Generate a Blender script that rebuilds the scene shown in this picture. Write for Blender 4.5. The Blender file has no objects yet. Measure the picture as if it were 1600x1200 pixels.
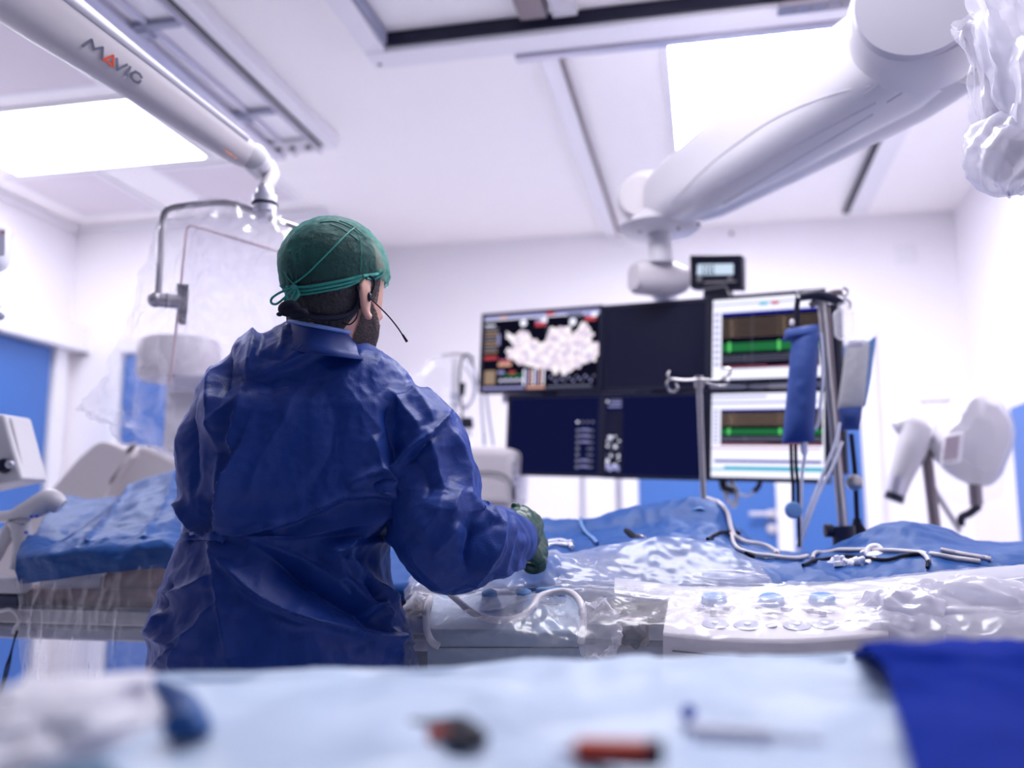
import bpy, bmesh, math, random
import numpy as np
from mathutils import Vector, Matrix, noise
from mathutils.bvhtree import BVHTree
random.seed(7)
scene = bpy.context.scene
COL = scene.collection

# ------------------------------------------------------------------ camera
FPX = 1420.0
PITCH = math.atan(210 / FPX)
YAW = math.atan(310 / FPX * math.cos(PITCH))
CAM = Vector((0, 0, 1.22))
cd = bpy.data.cameras.new('camera')
cd.sensor_width = 36.0
cd.lens = FPX / 1600 * 36.0
cd.clip_start = 0.05
cd.dof.use_dof = True
cd.dof.focus_distance = 1.62
cd.dof.aperture_fstop = 1.6
cam = bpy.data.objects.new('camera', cd)
cam.location = CAM
cam.rotation_euler = (math.pi / 2 + PITCH, 0, YAW)
COL.objects.link(cam)
scene.camera = cam

# ------------------------------------------------------------------ world, light, exposure
def lin(c):
    return tuple(((x / 255) / 12.92 if x / 255 <= 0.04045 else ((x / 255 + 0.055) / 1.055) ** 2.4) for x in c)

world = bpy.data.worlds.new('world')
scene.world = world
world.use_nodes = True
bg = world.node_tree.nodes['Background']
bg.inputs[0].default_value = (0.42, 0.62, 1.0, 1)
bg.inputs[1].default_value = 0.10
scene.view_settings.view_transform = 'Standard'
scene.view_settings.look = 'None'
scene.view_settings.exposure = 0.72
scene.view_settings.gamma = 1.0
scene.view_settings.use_curve_mapping = False
PANEL_EMIT = 20.0

# ------------------------------------------------------------------ helpers
CP, SP = math.cos(PITCH), math.sin(PITCH)
CA, SA = math.cos(YAW), math.sin(YAW)
FWD = Vector((-SA * CP, CA * CP, SP))
RGT = Vector((CA, SA, 0))
UPV = RGT.cross(FWD)
WH = Vector((-SA, CA, 0))

def ray(x, y):
    return FWD + RGT * ((x - 800) / FPX) + UPV * ((600 - y) / FPX)
def at(x, y, Y):
    d = ray(x, y); return CAM + d * (Y / d.y)
def atz(x, y, Z):
    d = ray(x, y); return CAM + d * ((Z - CAM.z) / d.z)
def atx(x, y, X):
    d = ray(x, y); return CAM + d * (X / d.x)
def atv(x, y, v):
    d = ray(x, y); return CAM + d * (v / d.dot(WH))

def crom(p, t):
    n = len(p); i = min(int(t), n - 2); f = t - i
    a = p[max(i - 1, 0)]; b = p[i]; c = p[i + 1]; d = p[min(i + 2, n - 1)]
    return 0.5 * ((2 * b) + (c - a) * f + (2 * a - 5 * b + 4 * c - d) * f * f + (3 * b - a - 3 * c + d) * f ** 3)
def smooth_path(pts, n):
    pts = [Vector(p) for p in pts]
    m = len(pts) - 1
    return [crom(pts, m * i / n) for i in range(n + 1)]

class MB:
    def __init__(self):
        self.v = []; self.f = []; self.mi = []
    def add(self, vs, fs, mi=0):
        o = len(self.v)
        self.v += [tuple(v) for v in vs]
        self.f += [tuple(i + o for i in f) for f in fs]
        self.mi += [mi] * len(fs)
        return self
    def box(self, c, s, R=None, mi=0):
        c = Vector(c); hs = Vector(s) / 2
        vs = []
        for z in (-1, 1):
            for y in (-1, 1):
                for x in (-1, 1):
                    q = Vector((x * hs.x, y * hs.y, z * hs.z))
                    if R is not None: q = R @ q
                    vs.append(c + q)
        return self.add(vs, [(0, 2, 3, 1), (4, 5, 7, 6), (0, 1, 5, 4), (2, 6, 7, 3), (0, 4, 6, 2), (1, 3, 7, 5)], mi)
    def hexa(self, lo, hi, mi=0):
        # lo, hi: four corners each
        return self.add(list(lo) + list(hi), [(3, 2, 1, 0), (4, 5, 6, 7), (0, 1, 5, 4), (1, 2, 6, 5), (2, 3, 7, 6), (3, 0, 4, 7)], mi)
    def slab(self, quad, th, nrm, mi=0):
        n = Vector(nrm).normalized() * th
        q = [Vector(p) for p in quad]
        return self.hexa(q, [p + n for p in q], mi)
    def tube(self, pts, r, n=12, mi=0, steps=None, flat=None):
        pts = [Vector(p) for p in pts]
        if steps:
            rr = r if isinstance(r, (list, tuple)) else [r] * len(pts)
            R2 = []
            for i in range(steps + 1):
                t = (len(rr) - 1) * i / steps; k = min(int(t), len(rr) - 2); R2.append(rr[k] + (rr[k + 1] - rr[k]) * (t - k))
            pts = smooth_path(pts, steps); r = R2
        if not isinstance(r, (list, tuple)): r = [r] * len(pts)
        vs = []; prev = None
        for i, p in enumerate(pts):
            a = pts[max(i - 1, 0)]; b = pts[min(i + 1, len(pts) - 1)]
            t = (b - a)
            t = t.normalized() if t.length > 1e-9 else Vector((0, 0, 1))
            if prev is None:
                u = t.orthogonal().normalized()
            else:
                u = (prev - t * prev.dot(t))
                u = u.normalized() if u.length > 1e-6 else t.orthogonal().normalized()
            prev = u; w = t.cross(u)
            for k in range(n):
                an = 2 * math.pi * k / n
                q = u * math.cos(an) + w * math.sin(an)
                if flat: q = q - flat[0] * q.dot(flat[0]) * (1 - flat[1])
                vs.append(p + q * r[i])
        fs = []
        m = len(pts)
        for i in range(m - 1):
            for k in range(n):
                k2 = (k + 1) % n
                fs.append((i * n + k, i * n + k2, (i + 1) * n + k2, (i + 1) * n + k))
        fs.append(tuple(range(n - 1, -1, -1))); fs.append(tuple((m - 1) * n + k for k in range(n)))
        return self.add(vs, fs, mi)
    def cyl(self, a, b, r, n=24, mi=0, r2=None):
        return self.tube([a, b], [r, r2 if r2 is not None else r], n, mi)
    def lathe(self, a, axis, prof, n=28, mi=0):
        # prof: (distance along axis, radius)
        a = Vector(a); t = Vector(axis).normalized(); u = t.orthogonal().normalized(); w = t.cross(u)
        vs = []
        for (h, r) in prof:
            for k in range(n):
                an = 2 * math.pi * k / n
                vs.append(a + t * h + (u * math.cos(an) + w * math.sin(an)) * max(r, 1e-4))
        fs = []
        for i in range(len(prof) - 1):
            for k in range(n):
                k2 = (k + 1) % n
                fs.append((i * n + k, i * n + k2, (i + 1) * n + k2, (i + 1) * n + k))
        fs.append(tuple(range(n - 1, -1, -1))); fs.append(tuple((len(prof) - 1) * n + k for k in range(n)))
        return self.add(vs, fs, mi)
    def ball(self, c, r, R=None, nu=20, nv=12, mi=0):
        if not hasattr(r, '__len__'): r = (r, r, r)
        c = Vector(c); vs = []; fs = []
        for i in range(nv + 1):
            ph = math.pi * i / nv
            for k in range(nu):
                an = 2 * math.pi * k / nu
                q = Vector((r[0] * math.sin(ph) * math.cos(an), r[1] * math.sin(ph) * math.sin(an), r[2] * math.cos(ph)))
                if i in (0, nv): q += Vector((1e-5 * math.cos(an), 1e-5 * math.sin(an), 0))
                if R is not None: q = R @ q
                vs.append(c + q)
        for i in range(nv):
            for k in range(nu):
                k2 = (k + 1) % nu
                fs.append((i * nu + k, (i + 1) * nu + k, (i + 1) * nu + k2, i * nu + k2))
        return self.add(vs, fs, mi)
    def grid(self, rows, mi=0, closed=False):
        nr = len(rows); nc = len(rows[0]); vs = [p for r in rows for p in r]; fs = []
        for i in range(nr - 1):
            for k in range(nc - (0 if closed else 1)):
                k2 = (k + 1) % nc
                fs.append((i * nc + k, i * nc + k2, (i + 1) * nc + k2, (i + 1) * nc + k))
        return self.add(vs, fs, mi)
    def build(self, name, mats, parent=None, smooth=True, bevel=0, angle=40, seg=2, solid=0, sub=0):
        me = bpy.data.meshes.new(name)
        me.from_pydata(self.v, [], self.f)
        if not isinstance(mats, (list, tuple)): mats = [mats]
        for m in mats: me.materials.append(m)
        me.polygons.foreach_set('material_index', self.mi)
        bm = bmesh.new(); bm.from_mesh(me)
        bmesh.ops.recalc_face_normals(bm, faces=bm.faces)
        bm.to_mesh(me); bm.free()
        me.update()
        if smooth:
            me.polygons.foreach_set('use_smooth', [True] * len(me.polygons))
            try: me.set_sharp_from_angle(angle=math.radians(angle))
            except Exception: pass
        o = bpy.data.objects.new(name, me)
        COL.objects.link(o)
        if bevel:
            b = o.modifiers.new('bevel', 'BEVEL'); b.width = bevel; b.segments = seg; b.limit_method = 'ANGLE'; b.angle_limit = math.radians(40)
        if solid:
            s = o.modifiers.new('solid', 'SOLIDIFY'); s.thickness = solid; s.offset = -1
        if sub:
            s = o.modifiers.new('sub', 'SUBSURF'); s.levels = sub; s.render_levels = sub
        if parent: adopt(o, parent)
        return o

def adopt(o, parent):
    o.parent = parent
    m = Matrix.Translation(parent.location)
    q = parent.parent
    if parent.type != 'EMPTY':
        m = Matrix.Identity(4)
    o.matrix_parent_inverse = m.inverted()

def thing(name, label, cat, loc, group=None):
    o = bpy.data.objects.new(name, None); COL.objects.link(o)
    o.location = loc; o.empty_display_size = 0.05
    o['label'] = label; o['category'] = cat
    if group: o['group'] = group
    return o
def tag(o, label, cat, group=None, kind=None):
    o['label'] = label; o['category'] = cat
    if group: o['group'] = group
    if kind: o['kind'] = kind
    return o
def struct(o, label=None):
    o['kind'] = 'structure'
    if label: o['label'] = label
    return o

# ------------------------------------------------------------------ materials
def mat(name, rgb, rough=0.5, metal=0.0, var=0.04, bump=0.0, bscale=200.0, spec=0.5, sheen=0.0, coat=0.0, emit=None, estr=0.0, trans=0.0, scale=8.0, sss=0.0, translucent=0.0):
    m = bpy.data.materials.new(name); m.use_nodes = True
    nt = m.node_tree; N = nt.nodes; L = nt.links
    b = N['Principled BSDF']; c = lin(rgb)
    tc = N.new('ShaderNodeTexCoord')
    nz = N.new('ShaderNodeTexNoise'); nz.inputs['Scale'].default_value = scale; nz.inputs['Detail'].default_value = 6
    L.new(tc.outputs['Object'], nz.inputs['Vector'])
    mx = N.new('ShaderNodeMix'); mx.data_type = 'RGBA'
    mx.inputs['A'].default_value = tuple(max(0, x * (1 - var)) for x in c) + (1,)
    mx.inputs['B'].default_value = tuple(min(1, x * (1 + var)) for x in c) + (1,)
    L.new(nz.outputs['Fac'], mx.inputs['Factor'])
    L.new(mx.outputs['Result'], b.inputs['Base Color'])
    b.inputs['Roughness'].default_value = rough; b.inputs['Metallic'].default_value = metal
    b.inputs['Specular IOR Level'].default_value = spec
    b.inputs['Sheen Weight'].default_value = sheen; b.inputs['Sheen Roughness'].default_value = 0.4; b.inputs['Sheen Tint'].default_value = tuple(min(1, x * 2.5 + .1) for x in c) + (1,)
    b.inputs['Coat Weight'].default_value = coat
    b.inputs['Transmission Weight'].default_value = trans
    if sss:
        b.inputs['Subsurface Weight'].default_value = sss; b.inputs['Subsurface Radius'].default_value = (0.012, 0.004, 0.003)
        b.inputs['Subsurface Scale'].default_value = 1.0
    if emit is not None:
        b.inputs['Emission Color'].default_value = lin(emit) + (1,); b.inputs['Emission Strength'].default_value = estr
    if bump:
        n2 = N.new('ShaderNodeTexNoise'); n2.inputs['Scale'].default_value = bscale; n2.inputs['Detail'].default_value = 3
        L.new(tc.outputs['Object'], n2.inputs['Vector'])
        bp = N.new('ShaderNodeBump'); bp.inputs['Strength'].default_value = bump; bp.inputs['Distance'].default_value = 0.01
        L.new(n2.outputs['Fac'], bp.inputs['Height']); L.new(bp.outputs['Normal'], b.inputs['Normal'])
    if translucent:
        tr = N.new('ShaderNodeBsdfTranslucent'); L.new(mx.outputs['Result'], tr.inputs['Color'])
        ms = N.new('ShaderNodeMixShader'); ms.inputs[0].default_value = translucent
        out = N['Material Output']
        L.new(b.outputs[0], ms.inputs[1]); L.new(tr.outputs[0], ms.inputs[2]); L.new(ms.outputs[0], out.inputs['Surface'])
    return m

def emis(name, rgb, s):
    m = bpy.data.materials.new(name); m.use_nodes = True
    nt = m.node_tree; nt.nodes.clear()
    e = nt.nodes.new('ShaderNodeEmission'); o = nt.nodes.new('ShaderNodeOutputMaterial')
    e.inputs[0].default_value = lin(rgb) + (1,); e.inputs[1].default_value = s
    nt.links.new(e.outputs[0], o.inputs[0])
    return m

def film(name, milk=0.12, edge=0.5, rough=0.25, bump=0.3, bscale=9.0, tint=(240, 238, 248), streak=0.12, gloss=.22):
    """clear polythene film: see-through, milky towards grazing angles, glossy creases"""
    m = bpy.data.materials.new(name); m.use_nodes = True
    nt = m.node_tree; N = nt.nodes; L = nt.links
    for n in list(N): N.remove(n)
    out = N.new('ShaderNodeOutputMaterial')
    tc = N.new('ShaderNodeTexCoord')
    n1 = N.new('ShaderNodeTexNoise'); n1.inputs['Scale'].default_value = bscale; n1.inputs['Detail'].default_value = 5
    n1.inputs['Distortion'].default_value = 1.6
    try: n1.noise_type = 'RIDGED_MULTIFRACTAL'
    except Exception: pass
    L.new(tc.outputs['Object'], n1.inputs['Vector'])
    bp = N.new('ShaderNodeBump'); bp.inputs['Strength'].default_value = bump; bp.inputs['Distance'].default_value = 0.02
    L.new(n1.outputs['Fac'], bp.inputs['Height'])
    tr = N.new('ShaderNodeBsdfTransparent'); tr.inputs[0].default_value = (0.97, 0.97, 0.985, 1)
    gl = N.new('ShaderNodeBsdfGlossy'); gl.inputs['Roughness'].default_value = rough; gl.inputs[0].default_value = (1, 1, 1, 1)
    L.new(bp.outputs[0], gl.inputs['Normal'])
    df = N.new('ShaderNodeBsdfDiffuse'); df.inputs[0].default_value = lin(tint) + (1,)
    tl = N.new('ShaderNodeBsdfTranslucent'); tl.inputs[0].default_value = lin(tint) + (1,)
    L.new(bp.outputs[0], df.inputs['Normal'])
    dm = N.new('ShaderNodeMixShader'); dm.inputs[0].default_value = 0.5
    L.new(df.outputs[0], dm.inputs[1]); L.new(tl.outputs[0], dm.inputs[2])
    gd = N.new('ShaderNodeMixShader'); gd.inputs[0].default_value = gloss
    L.new(dm.outputs[0], gd.inputs[1]); L.new(gl.outputs[0], gd.inputs[2])
    lw = N.new('ShaderNodeLayerWeight'); lw.inputs['Blend'].default_value = 0.35
    L.new(bp.outputs[0], lw.inputs['Normal'])
    mu = N.new('ShaderNodeMath'); mu.operation = 'MULTIPLY_ADD'; mu.inputs[1].default_value = edge; mu.inputs[2].default_value = milk
    L.new(lw.outputs['Facing'], mu.inputs[0])
    mr = N.new('ShaderNodeMapRange'); mr.inputs['From Min'].default_value = 0.55; mr.inputs['From Max'].default_value = 1.3
    mr.inputs['To Max'].default_value = streak
    L.new(n1.outputs['Fac'], mr.inputs['Value'])
    ad = N.new('ShaderNodeMath'); ad.operation = 'ADD'; ad.use_clamp = True
    L.new(mu.outputs[0], ad.inputs[0]); L.new(mr.outputs[0], ad.inputs[1])
    mx = N.new('ShaderNodeMixShader')
    L.new(ad.outputs[0], mx.inputs[0]); L.new(tr.outputs[0], mx.inputs[1]); L.new(gd.outputs[0], mx.inputs[2])
    L.new(mx.outputs[0], out.inputs[0])
    return m

M = {}
M['wall'] = mat('wall_paint', (243, 239, 246), 0.55, var=0.01)
M['ceil'] = mat('ceiling_paint', (251, 246, 248), 0.6, var=0.01)
M['floor'] = mat('vinyl_floor', (244, 242, 244), 0.35, var=0.03)
M['trim'] = mat('white_trim', (236, 233, 240), 0.4, var=0.01)
M['door'] = mat('blue_door_laminate', (70, 112, 184), 0.4, var=0.03)
M['vent'] = mat('vent_grille', (222, 214, 222), 0.6, var=0.05, scale=3)
M['lamp'] = emis('lamp_diffuser', (250, 249, 255), PANEL_EMIT)
M['lamp_dim'] = emis('dimmer_lamp_diffuser', (250, 249, 255), PANEL_EMIT * .5)
M['alu'] = mat('brushed_aluminium', (196, 194, 210), 0.35, 0.7)
M['steel'] = mat('stainless_steel', (168, 164, 168), 0.28, 0.9)
M['dsteel'] = mat('worn_steel', (130, 120, 126), 0.4, 0.8)
M['black'] = mat('black_plastic', (20, 22, 48), 0.45, var=0.1, spec=0.35)
M['rubber'] = mat('black_rubber', (16, 17, 38), 0.7, var=0.1, spec=0.2)
M['white'] = mat('white_enamel', (200, 196, 205), 0.35, var=0.015)
M['cream'] = mat('cream_plastic', (196, 189, 196), 0.4, var=0.02)
M['grey'] = mat('grey_plastic', (150, 152, 176), 0.45)
M['lens'] = mat('lavender_grey_cap', (180, 176, 190), 0.5)
M['gown'] = mat('blue_gown_nonwoven', (11, 47, 122), 0.44, var=0.06, bump=0.12, bscale=420, spec=0.3, sheen=0.6, scale=30)
M['gowntrim'] = mat('gown_binding', (120, 150, 220), 0.6)
M['drape'] = mat('blue_drape_nonwoven', (22, 78, 150), 0.5, var=0.05, bump=0.1, bscale=350, sheen=0.25, scale=20, translucent=0.15)
M['drape_dark'] = mat('royal_blue_drape', (6, 42, 148), 0.8, var=0.15, bump=0.2, bscale=500, sheen=0.0, spec=0.05, scale=60)
M['drape_pale'] = mat('pale_blue_drape', (186, 203, 228), 0.4, var=0.2, bump=0.1, bscale=200, scale=6)  # strong tone patches stand in for light and shade on the wrinkles
M['bag'] = mat('blue_bag_cloth', (30, 62, 132), 0.7, var=0.08, bump=0.15, bscale=500, sheen=0.4)
M['bagcuff'] = mat('light_blue_cloth', (100, 138, 190), 0.7, var=0.08, bump=0.15, bscale=500)
M['saline'] = mat('translucent_bag_plastic', (214, 212, 214), 0.3, var=0.06, translucent=0.4, scale=14)
M['skin'] = mat('skin', (208, 158, 144), 0.5, var=0.08, bump=0.1, bscale=260, scale=24, sss=0.15)
M['hair'] = mat('dark_hair', (24, 20, 36), 0.55, var=0.3, bump=0.6, bscale=160, scale=60)
M['glove'] = mat('green_glove', (22, 66, 58), 0.3, var=0.06, bump=0.05, bscale=40, spec=0.6)
M['greentie'] = mat('green_tie', (44, 140, 130), 0.6, var=0.06)
M['drip'] = mat('drip_plastic', (226, 226, 240), 0.25, var=0.02)
M['redp'] = mat('red_plastic', (214, 70, 40), 0.4)
M['bluep'] = mat('blue_plastic', (40, 76, 180), 0.4)
M['brown'] = mat('brown_cushion', (120, 76, 76), 0.6, var=0.35, scale=16)
M['carbon'] = mat('dark_table_edge', (58, 64, 92), 0.4)
M['gauze'] = mat('white_gauze', (240, 238, 248), 0.8, var=0.03, translucent=0.25)
M['film'] = film('clear_film', 0.12, 0.36, tint=(226, 220, 234), streak=.30, bscale=6, gloss=.42, rough=.18, bump=.45)
M['film_milky'] = film('milky_film', 0.18, 0.35, bump=0.3, bscale=7, streak=0.22)
M['film_dense'] = film('dense_film', 0.62, 0.35, bump=0.3, bscale=8, streak=0.25)
M['film_thin'] = film('thin_film', 0.03, 0.18, bump=0.2, bscale=6, streak=0.08)
M['lead'] = film('lead_glass', 0.04, 0.10, 0.05, 0.0, 5, (220, 205, 222), 0.0)
M['pinkedge'] = mat('lead_glass_edge', (212, 182, 186), 0.4)

# ------------------------------------------------------------------ room shell
H = 3.024
XL, XR, YB, YLB, XJ = -3.82, 1.461, 5.6, 4.80, -2.15
def wallbox(name, x0, x1, y0, y1, z0, z1, m='wall'):
    return struct(MB().box(((x0 + x1) / 2, (y0 + y1) / 2, (z0 + z1) / 2), (x1 - x0, y1 - y0, z1 - z0)).build(name, M[m], smooth=False))
wallbox('floor', XL - .1, XR + .1, -1.2, YB + .1, -.1, 0, 'floor')
wallbox('ceiling', XL - .1, XR + .1, -1.2, YB + .1, H, H + .1, 'ceil')
wallbox('wall_back', XJ, XR + .1, YB, YB + .1, 0, H)
wallbox('wall_recess', XL - .1, XJ, YLB, YLB + .1, 0, H)
wallbox('wall_return', XJ - .1, XJ, YLB + .1, YB + .1, 0, H)
wallbox('wall_left', XL - .1, XL, -1.2, YLB, 0, H)
wallbox('wall_right', XR, XR + .1, -1.2, YB, 0, H)
# pilaster on the right wall that reads as a brighter upright
wallbox('trim_1', XR - .03, XR, 2.2, 4.76, 0, H - .02, 'trim')
# baseboards
wallbox('baseboard_back', XJ, XR, YB - .015, YB, 0, .1, 'alu')
wallbox('baseboard_left', XL, XL + .015, -1.2, YLB, 0, .1, 'alu')

def door(name, quadbox, axis, handle=None, frame=.09, knob=None, label=None):
    x0, x1, y0, y1, z1 = quadbox
    m = MB().box(((x0 + x1) / 2, (y0 + y1) / 2, z1 / 2 + .01), (x1 - x0, y1 - y0, z1 - .02))
    d = struct(m.build(name, M['door'], bevel=.003), label)
    return d
# door in the left wall (hinged leaf, white casing and sliding track)
d1 = door('door_1', (XL, XL + .04, 3.60, 4.60, 2.22), 'x', label='blue door in the left wall')
f = MB().box((XL + .03, 4.67, 1.15), (.06, .10, 2.3)).box((XL + .03, 3.53, 1.15), (.06, .10, 2.3)).box((XL + .035, 4.1, 2.29), (.07, 1.3, .12))
f.build('door_frame', M['trim'], d1, bevel=.004)
f = MB().box((XL + .10, 4.14, 2.30), (.08, 1.36, .16)).box((XL + .10, 4.80 - .02, 2.27), (.10, .05, .10))
f.build('door_track', M['trim'], d1, bevel=.006)
# door in the recess wall, seen through the shield drape
d2 = door('door_2', (-3.41, -3.0, YLB - .035, YLB, 2.20), 'y', label='blue door behind the draped shield')
f = MB().box((-3.465, YLB - .03, 1.1), (.09, .06, 2.2)).box((-2.955, YLB - .03, 1.1), (.09, .06, 2.2)).box((-3.205, YLB - .03, 2.245), (.60, .06, .09))
f.build('door_frame', M['trim'], d2, bevel=.004)
# double door in the back wall
a = at(998, 755, YB).x; b = at(1211, 755, YB).x; c = at(1237, 755, YB).x; e = at(1348, 755, YB).x
for nm, x0, x1, lab in (('door_3', a, b, 'left leaf of blue double door with lever handle'), ('door_4', c, e, 'right leaf of blue double door')):
    dd = door(nm, (x0, x1, YB - .04, YB, 2.23), 'y', label=lab)
    if nm == 'door_3':
        hp = at(1206, 803, YB - .04)
        m = MB().cyl(hp, hp + Vector((0, -.05, 0)), .012).tube([hp + Vector((0, -.05, 0)), hp + Vector((-.13, -.055, 0))], .013)
        m.box(hp + Vector((0, -.006, 0)), (.05, .012, .05))
        m.build('door_handle', M['white'], dd)
        kp = at(1206, 826, YB - .04)
        MB().lathe(kp, (0, -1, 0), [(0, .03), (.012, .03), (.014, .018), (.03, .016)]).build('keyhole_rose', M['white'], dd)
m = MB().box(((b + c) / 2, YB - .03, 1.115), (c - b, .06, 2.23)).box((a - .05, YB - .03, 1.115), (.1, .06, 2.23)).box((e + .05, YB - .03, 1.115), (.1, .06, 2.23)).box(((a + e) / 2, YB - .03, 2.28), (e - a + .2, .06, .1))
struct(m.build('trim_2', M['trim'], bevel=.004), 'white casing of the blue double door')
# narrow door at the right edge
p = atx(1592, 637, XR - .03)
dd = door('door_5', (XR - .07, XR - .03, p.y - .95, p.y, p.z), 'x', label='blue door at the right edge of the picture')
# blind window behind the monitors (bright panels)
wx0, wx1 = at(825, 760, YB).x, at(990, 760, YB).x
w1 = struct(MB().box(((wx0 + wx1) / 2, YB - .02, 1.2), (wx1 - wx0, .04, 1.3)).build('window_1', M['trim'], bevel=.004), 'white cabinet-like window panel below the monitors')
MB().box((at(912, 770, YB).x, YB - .045, 1.2), (.02, .02, 1.26)).box((at(968, 770, YB).x, YB - .045, 1.2), (.03, .02, 1.26)).build('window_frame', M['alu'], w1)

# ------------------------------------------------------------------ ceiling fixtures
def ceil_quad(px):
    return [atz(x, y, H) for x, y in px]
def panel(x0, x1, y0, y1, name, label, cat, m, group=None, drop=.012, frame=.03):
    t = thing(name, label, cat, ((x0 + x1) / 2, (y0 + y1) / 2, H - .01), group)
    MB().box(((x0 + x1) / 2, (y0 + y1) / 2, H - drop / 2), (x1 - x0, y1 - y0, drop)).build('diffuser' if cat == 'light' else 'grille', M[m], t, smooth=False)
    fr = MB()
    for (cx, cy, sx, sy) in (((x0 + x1) / 2, y0 - frame / 2, x1 - x0 + 2 * frame, frame), ((x0 + x1) / 2, y1 + frame / 2, x1 - x0 + 2 * frame, frame),
                             (x0 - frame / 2, (y0 + y1) / 2, frame, y1 - y0), (x1 + frame / 2, (y0 + y1) / 2, frame, y1 - y0)):
        fr.box((cx, cy, H - drop * .6), (sx, sy, drop * 1.2))
    fr.build('frame', M['trim'], t, bevel=.003)
    return t
panel(-3.5, -2.42, 3.28, 3.92, 'ceiling_light', 'glowing white ceiling light panel at the upper left, behind the arm', 'light', 'lamp_dim')
panel(-.10, .52, 3.25, 4.40, 'ceiling_light', 'glowing white ceiling light panel behind the big monitor arm', 'light', 'lamp')
panel(-1.0, .8, 1.62, 2.22, 'ceiling_light', 'added ceiling light panel, out of view above the operating table', 'light', 'lamp_dim')  # unseen lamp added to lift the dark front while the gown stays dark
panel(-3.6, -3.11, 3.99, 4.58, 'ceiling_vent', 'square cream ceiling vent in the far left corner', 'vent', 'vent', 'ceiling vents')
panel(-2.75, -2.25, 4.03, 4.58, 'ceiling_vent', 'cream ceiling vent partly hidden behind the shield arm joint', 'vent', 'vent', 'ceiling vents')
panel(-3.25, -2.44, 2.3, 3.12, 'ceiling_vent', 'cream ceiling vent at the top left edge', 'vent', 'vent', 'ceiling vents')

# left ceiling track
t = thing('ceiling_track', 'white ceiling track with black groove, upper left, ending above the capped person', 'track', (-1.87, 2.6, H))
x0, x1, y0, y1 = -2.06, -1.68, .9, 3.86
MB().box(((x0 + x1) / 2, (y0 + y1) / 2, H - .03), (x1 - x0, y1 - y0, .06)).build('housing', M['trim'], t, bevel=.005)
MB().box((x1 - .06, (y0 + y1) / 2 - .03, H - .064), (.012, y1 - y0 - .06, .01)).build('groove', M['black'], t, smooth=False)
r = MB().box((x0 + .08, (y0 + y1) / 2, H - .075), (.05, y1 - y0, .03)).box((x0 + .16, (y0 + y1) / 2, H - .068), (.02, y1 - y0, .018)).box((x1 - .09, (y0 + y1) / 2, H - .068), (.012, y1 - y0, .016))
r.build('rail', M['alu'], t, bevel=.003)
for px_ in ((245, 38), (390, 176)):
    q = atz(*px_, H - .07)
    MB().box((x0 + .19, q.y, H - .072), (.19, .035, .02)).box((x0 + .13, q.y + .035, H - .075), (.05, .06, .03)).build('bracket', M['grey'], t, bevel=.002)
e = MB().box(((x0 + x1) / 2 - .02, y1 - .10, H - .068), (.26, .13, .02)); e.build('end_plate', M['white'], t, bevel=.003)
for xx in (-.07, .0, .08): MB().cyl(((x0 + x1) / 2 + xx, y1 - .10, H - .088), ((x0 + x1) / 2 + xx, y1 - .10, H - .077), .014).build('bolt', M['black'], t)

# central ceiling bridge frame
t = thing('ceiling_bridge', 'white ceiling bridge frame with dark inner faces at top centre', 'ceiling frame', (-.4, 3.1, H))
zb = 2.95
MB().box((-.1, 3.08, zb + .037), (2.24, .12, .074)).build('cross_beam', M['trim'], t, bevel=.004)
MB().box((-.1, 3.012, zb + .046), (2.08, .014, .05)).build('dark_channel', M['black'], t, smooth=False)
MB().box((-1.18, 1.84, zb + .037), (.08, 2.34, .074)).build('side_beam', M['trim'], t, bevel=.004)
MB().box((-1.132, 1.95, zb + .044), (.012, 2.1, .05)).build('side_channel', M['grey'], t, smooth=False)
MB().box((-.56, 2.6, zb + .05), (.10, .72, .045)).build('middle_beam', M['dsteel'], t, bevel=.004)
MB().box((-.45, 2.75, zb + .05), (.09, .46, .03)).build('carriage', M['white'], t, bevel=.004)
m = MB(); m.box((.03, 3.17, zb + .01), (1.4, .055, .03)); m.box((.03, 3.15, zb - .008), (1.4, .012, .008)); m.build('lower_rail', M['alu'], t, bevel=.003)
MB().cyl((-1.19, 3.10, zb - .003), (-1.19, 3.10, zb + .01), .008).build('bolt', M['black'], t)
m = MB().box((.42, 3.02, zb - .004), (.28, .06, .02))
for k in range(4): m.cyl((.34 + .05 * k, 3.02, zb - .02), (.34 + .05 * k, 3.02, zb), .012)
m.build('trolley', M['steel'], t, bevel=.002)

# two slim rails on the ceiling
t = thing('ceiling_rail', 'slim white ceiling rail with a thin dark edge left of the monitor arm', 'rail', (-.53, 4.35, H))
MB().box((-.56, 4.36, H - .02), (.08, 2.38, .04)).build('rail_body', M['trim'], t, bevel=.004)
MB().box((-.512, 4.36, H - .03), (.012, 2.36, .03)).build('dark_edge', M['dsteel'], t, smooth=False)
t = thing('slotted_rail', 'white ceiling rail with a black slot, right of the monitor arm', 'rail', (.85, 4.6, H))
MB().box((.90, 4.5, H - .01), (.12, 2.0, .02)).build('rail_body', M['trim'], t, bevel=.003)
MB().box((.835, 4.5, H - .022), (.032, 1.9, .012)).build('slot', M['black'], t, smooth=False)
o = MB().box(at(1415, 397, YB - .006), (.12, .012, .12)).build('wall_switch', M['trim'], bevel=.004)
tag(o, 'small square white plate high on the back wall at right', 'switch')
p = at(1143, 365, YB)
tag(MB().lathe(p, (0, -1, 0), [(0, .012), (.01, .011), (.014, .004)]).build('ceiling_sensor', M['dsteel']), 'tiny dark round sensor on the back wall above the timer', 'sensor')
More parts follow.
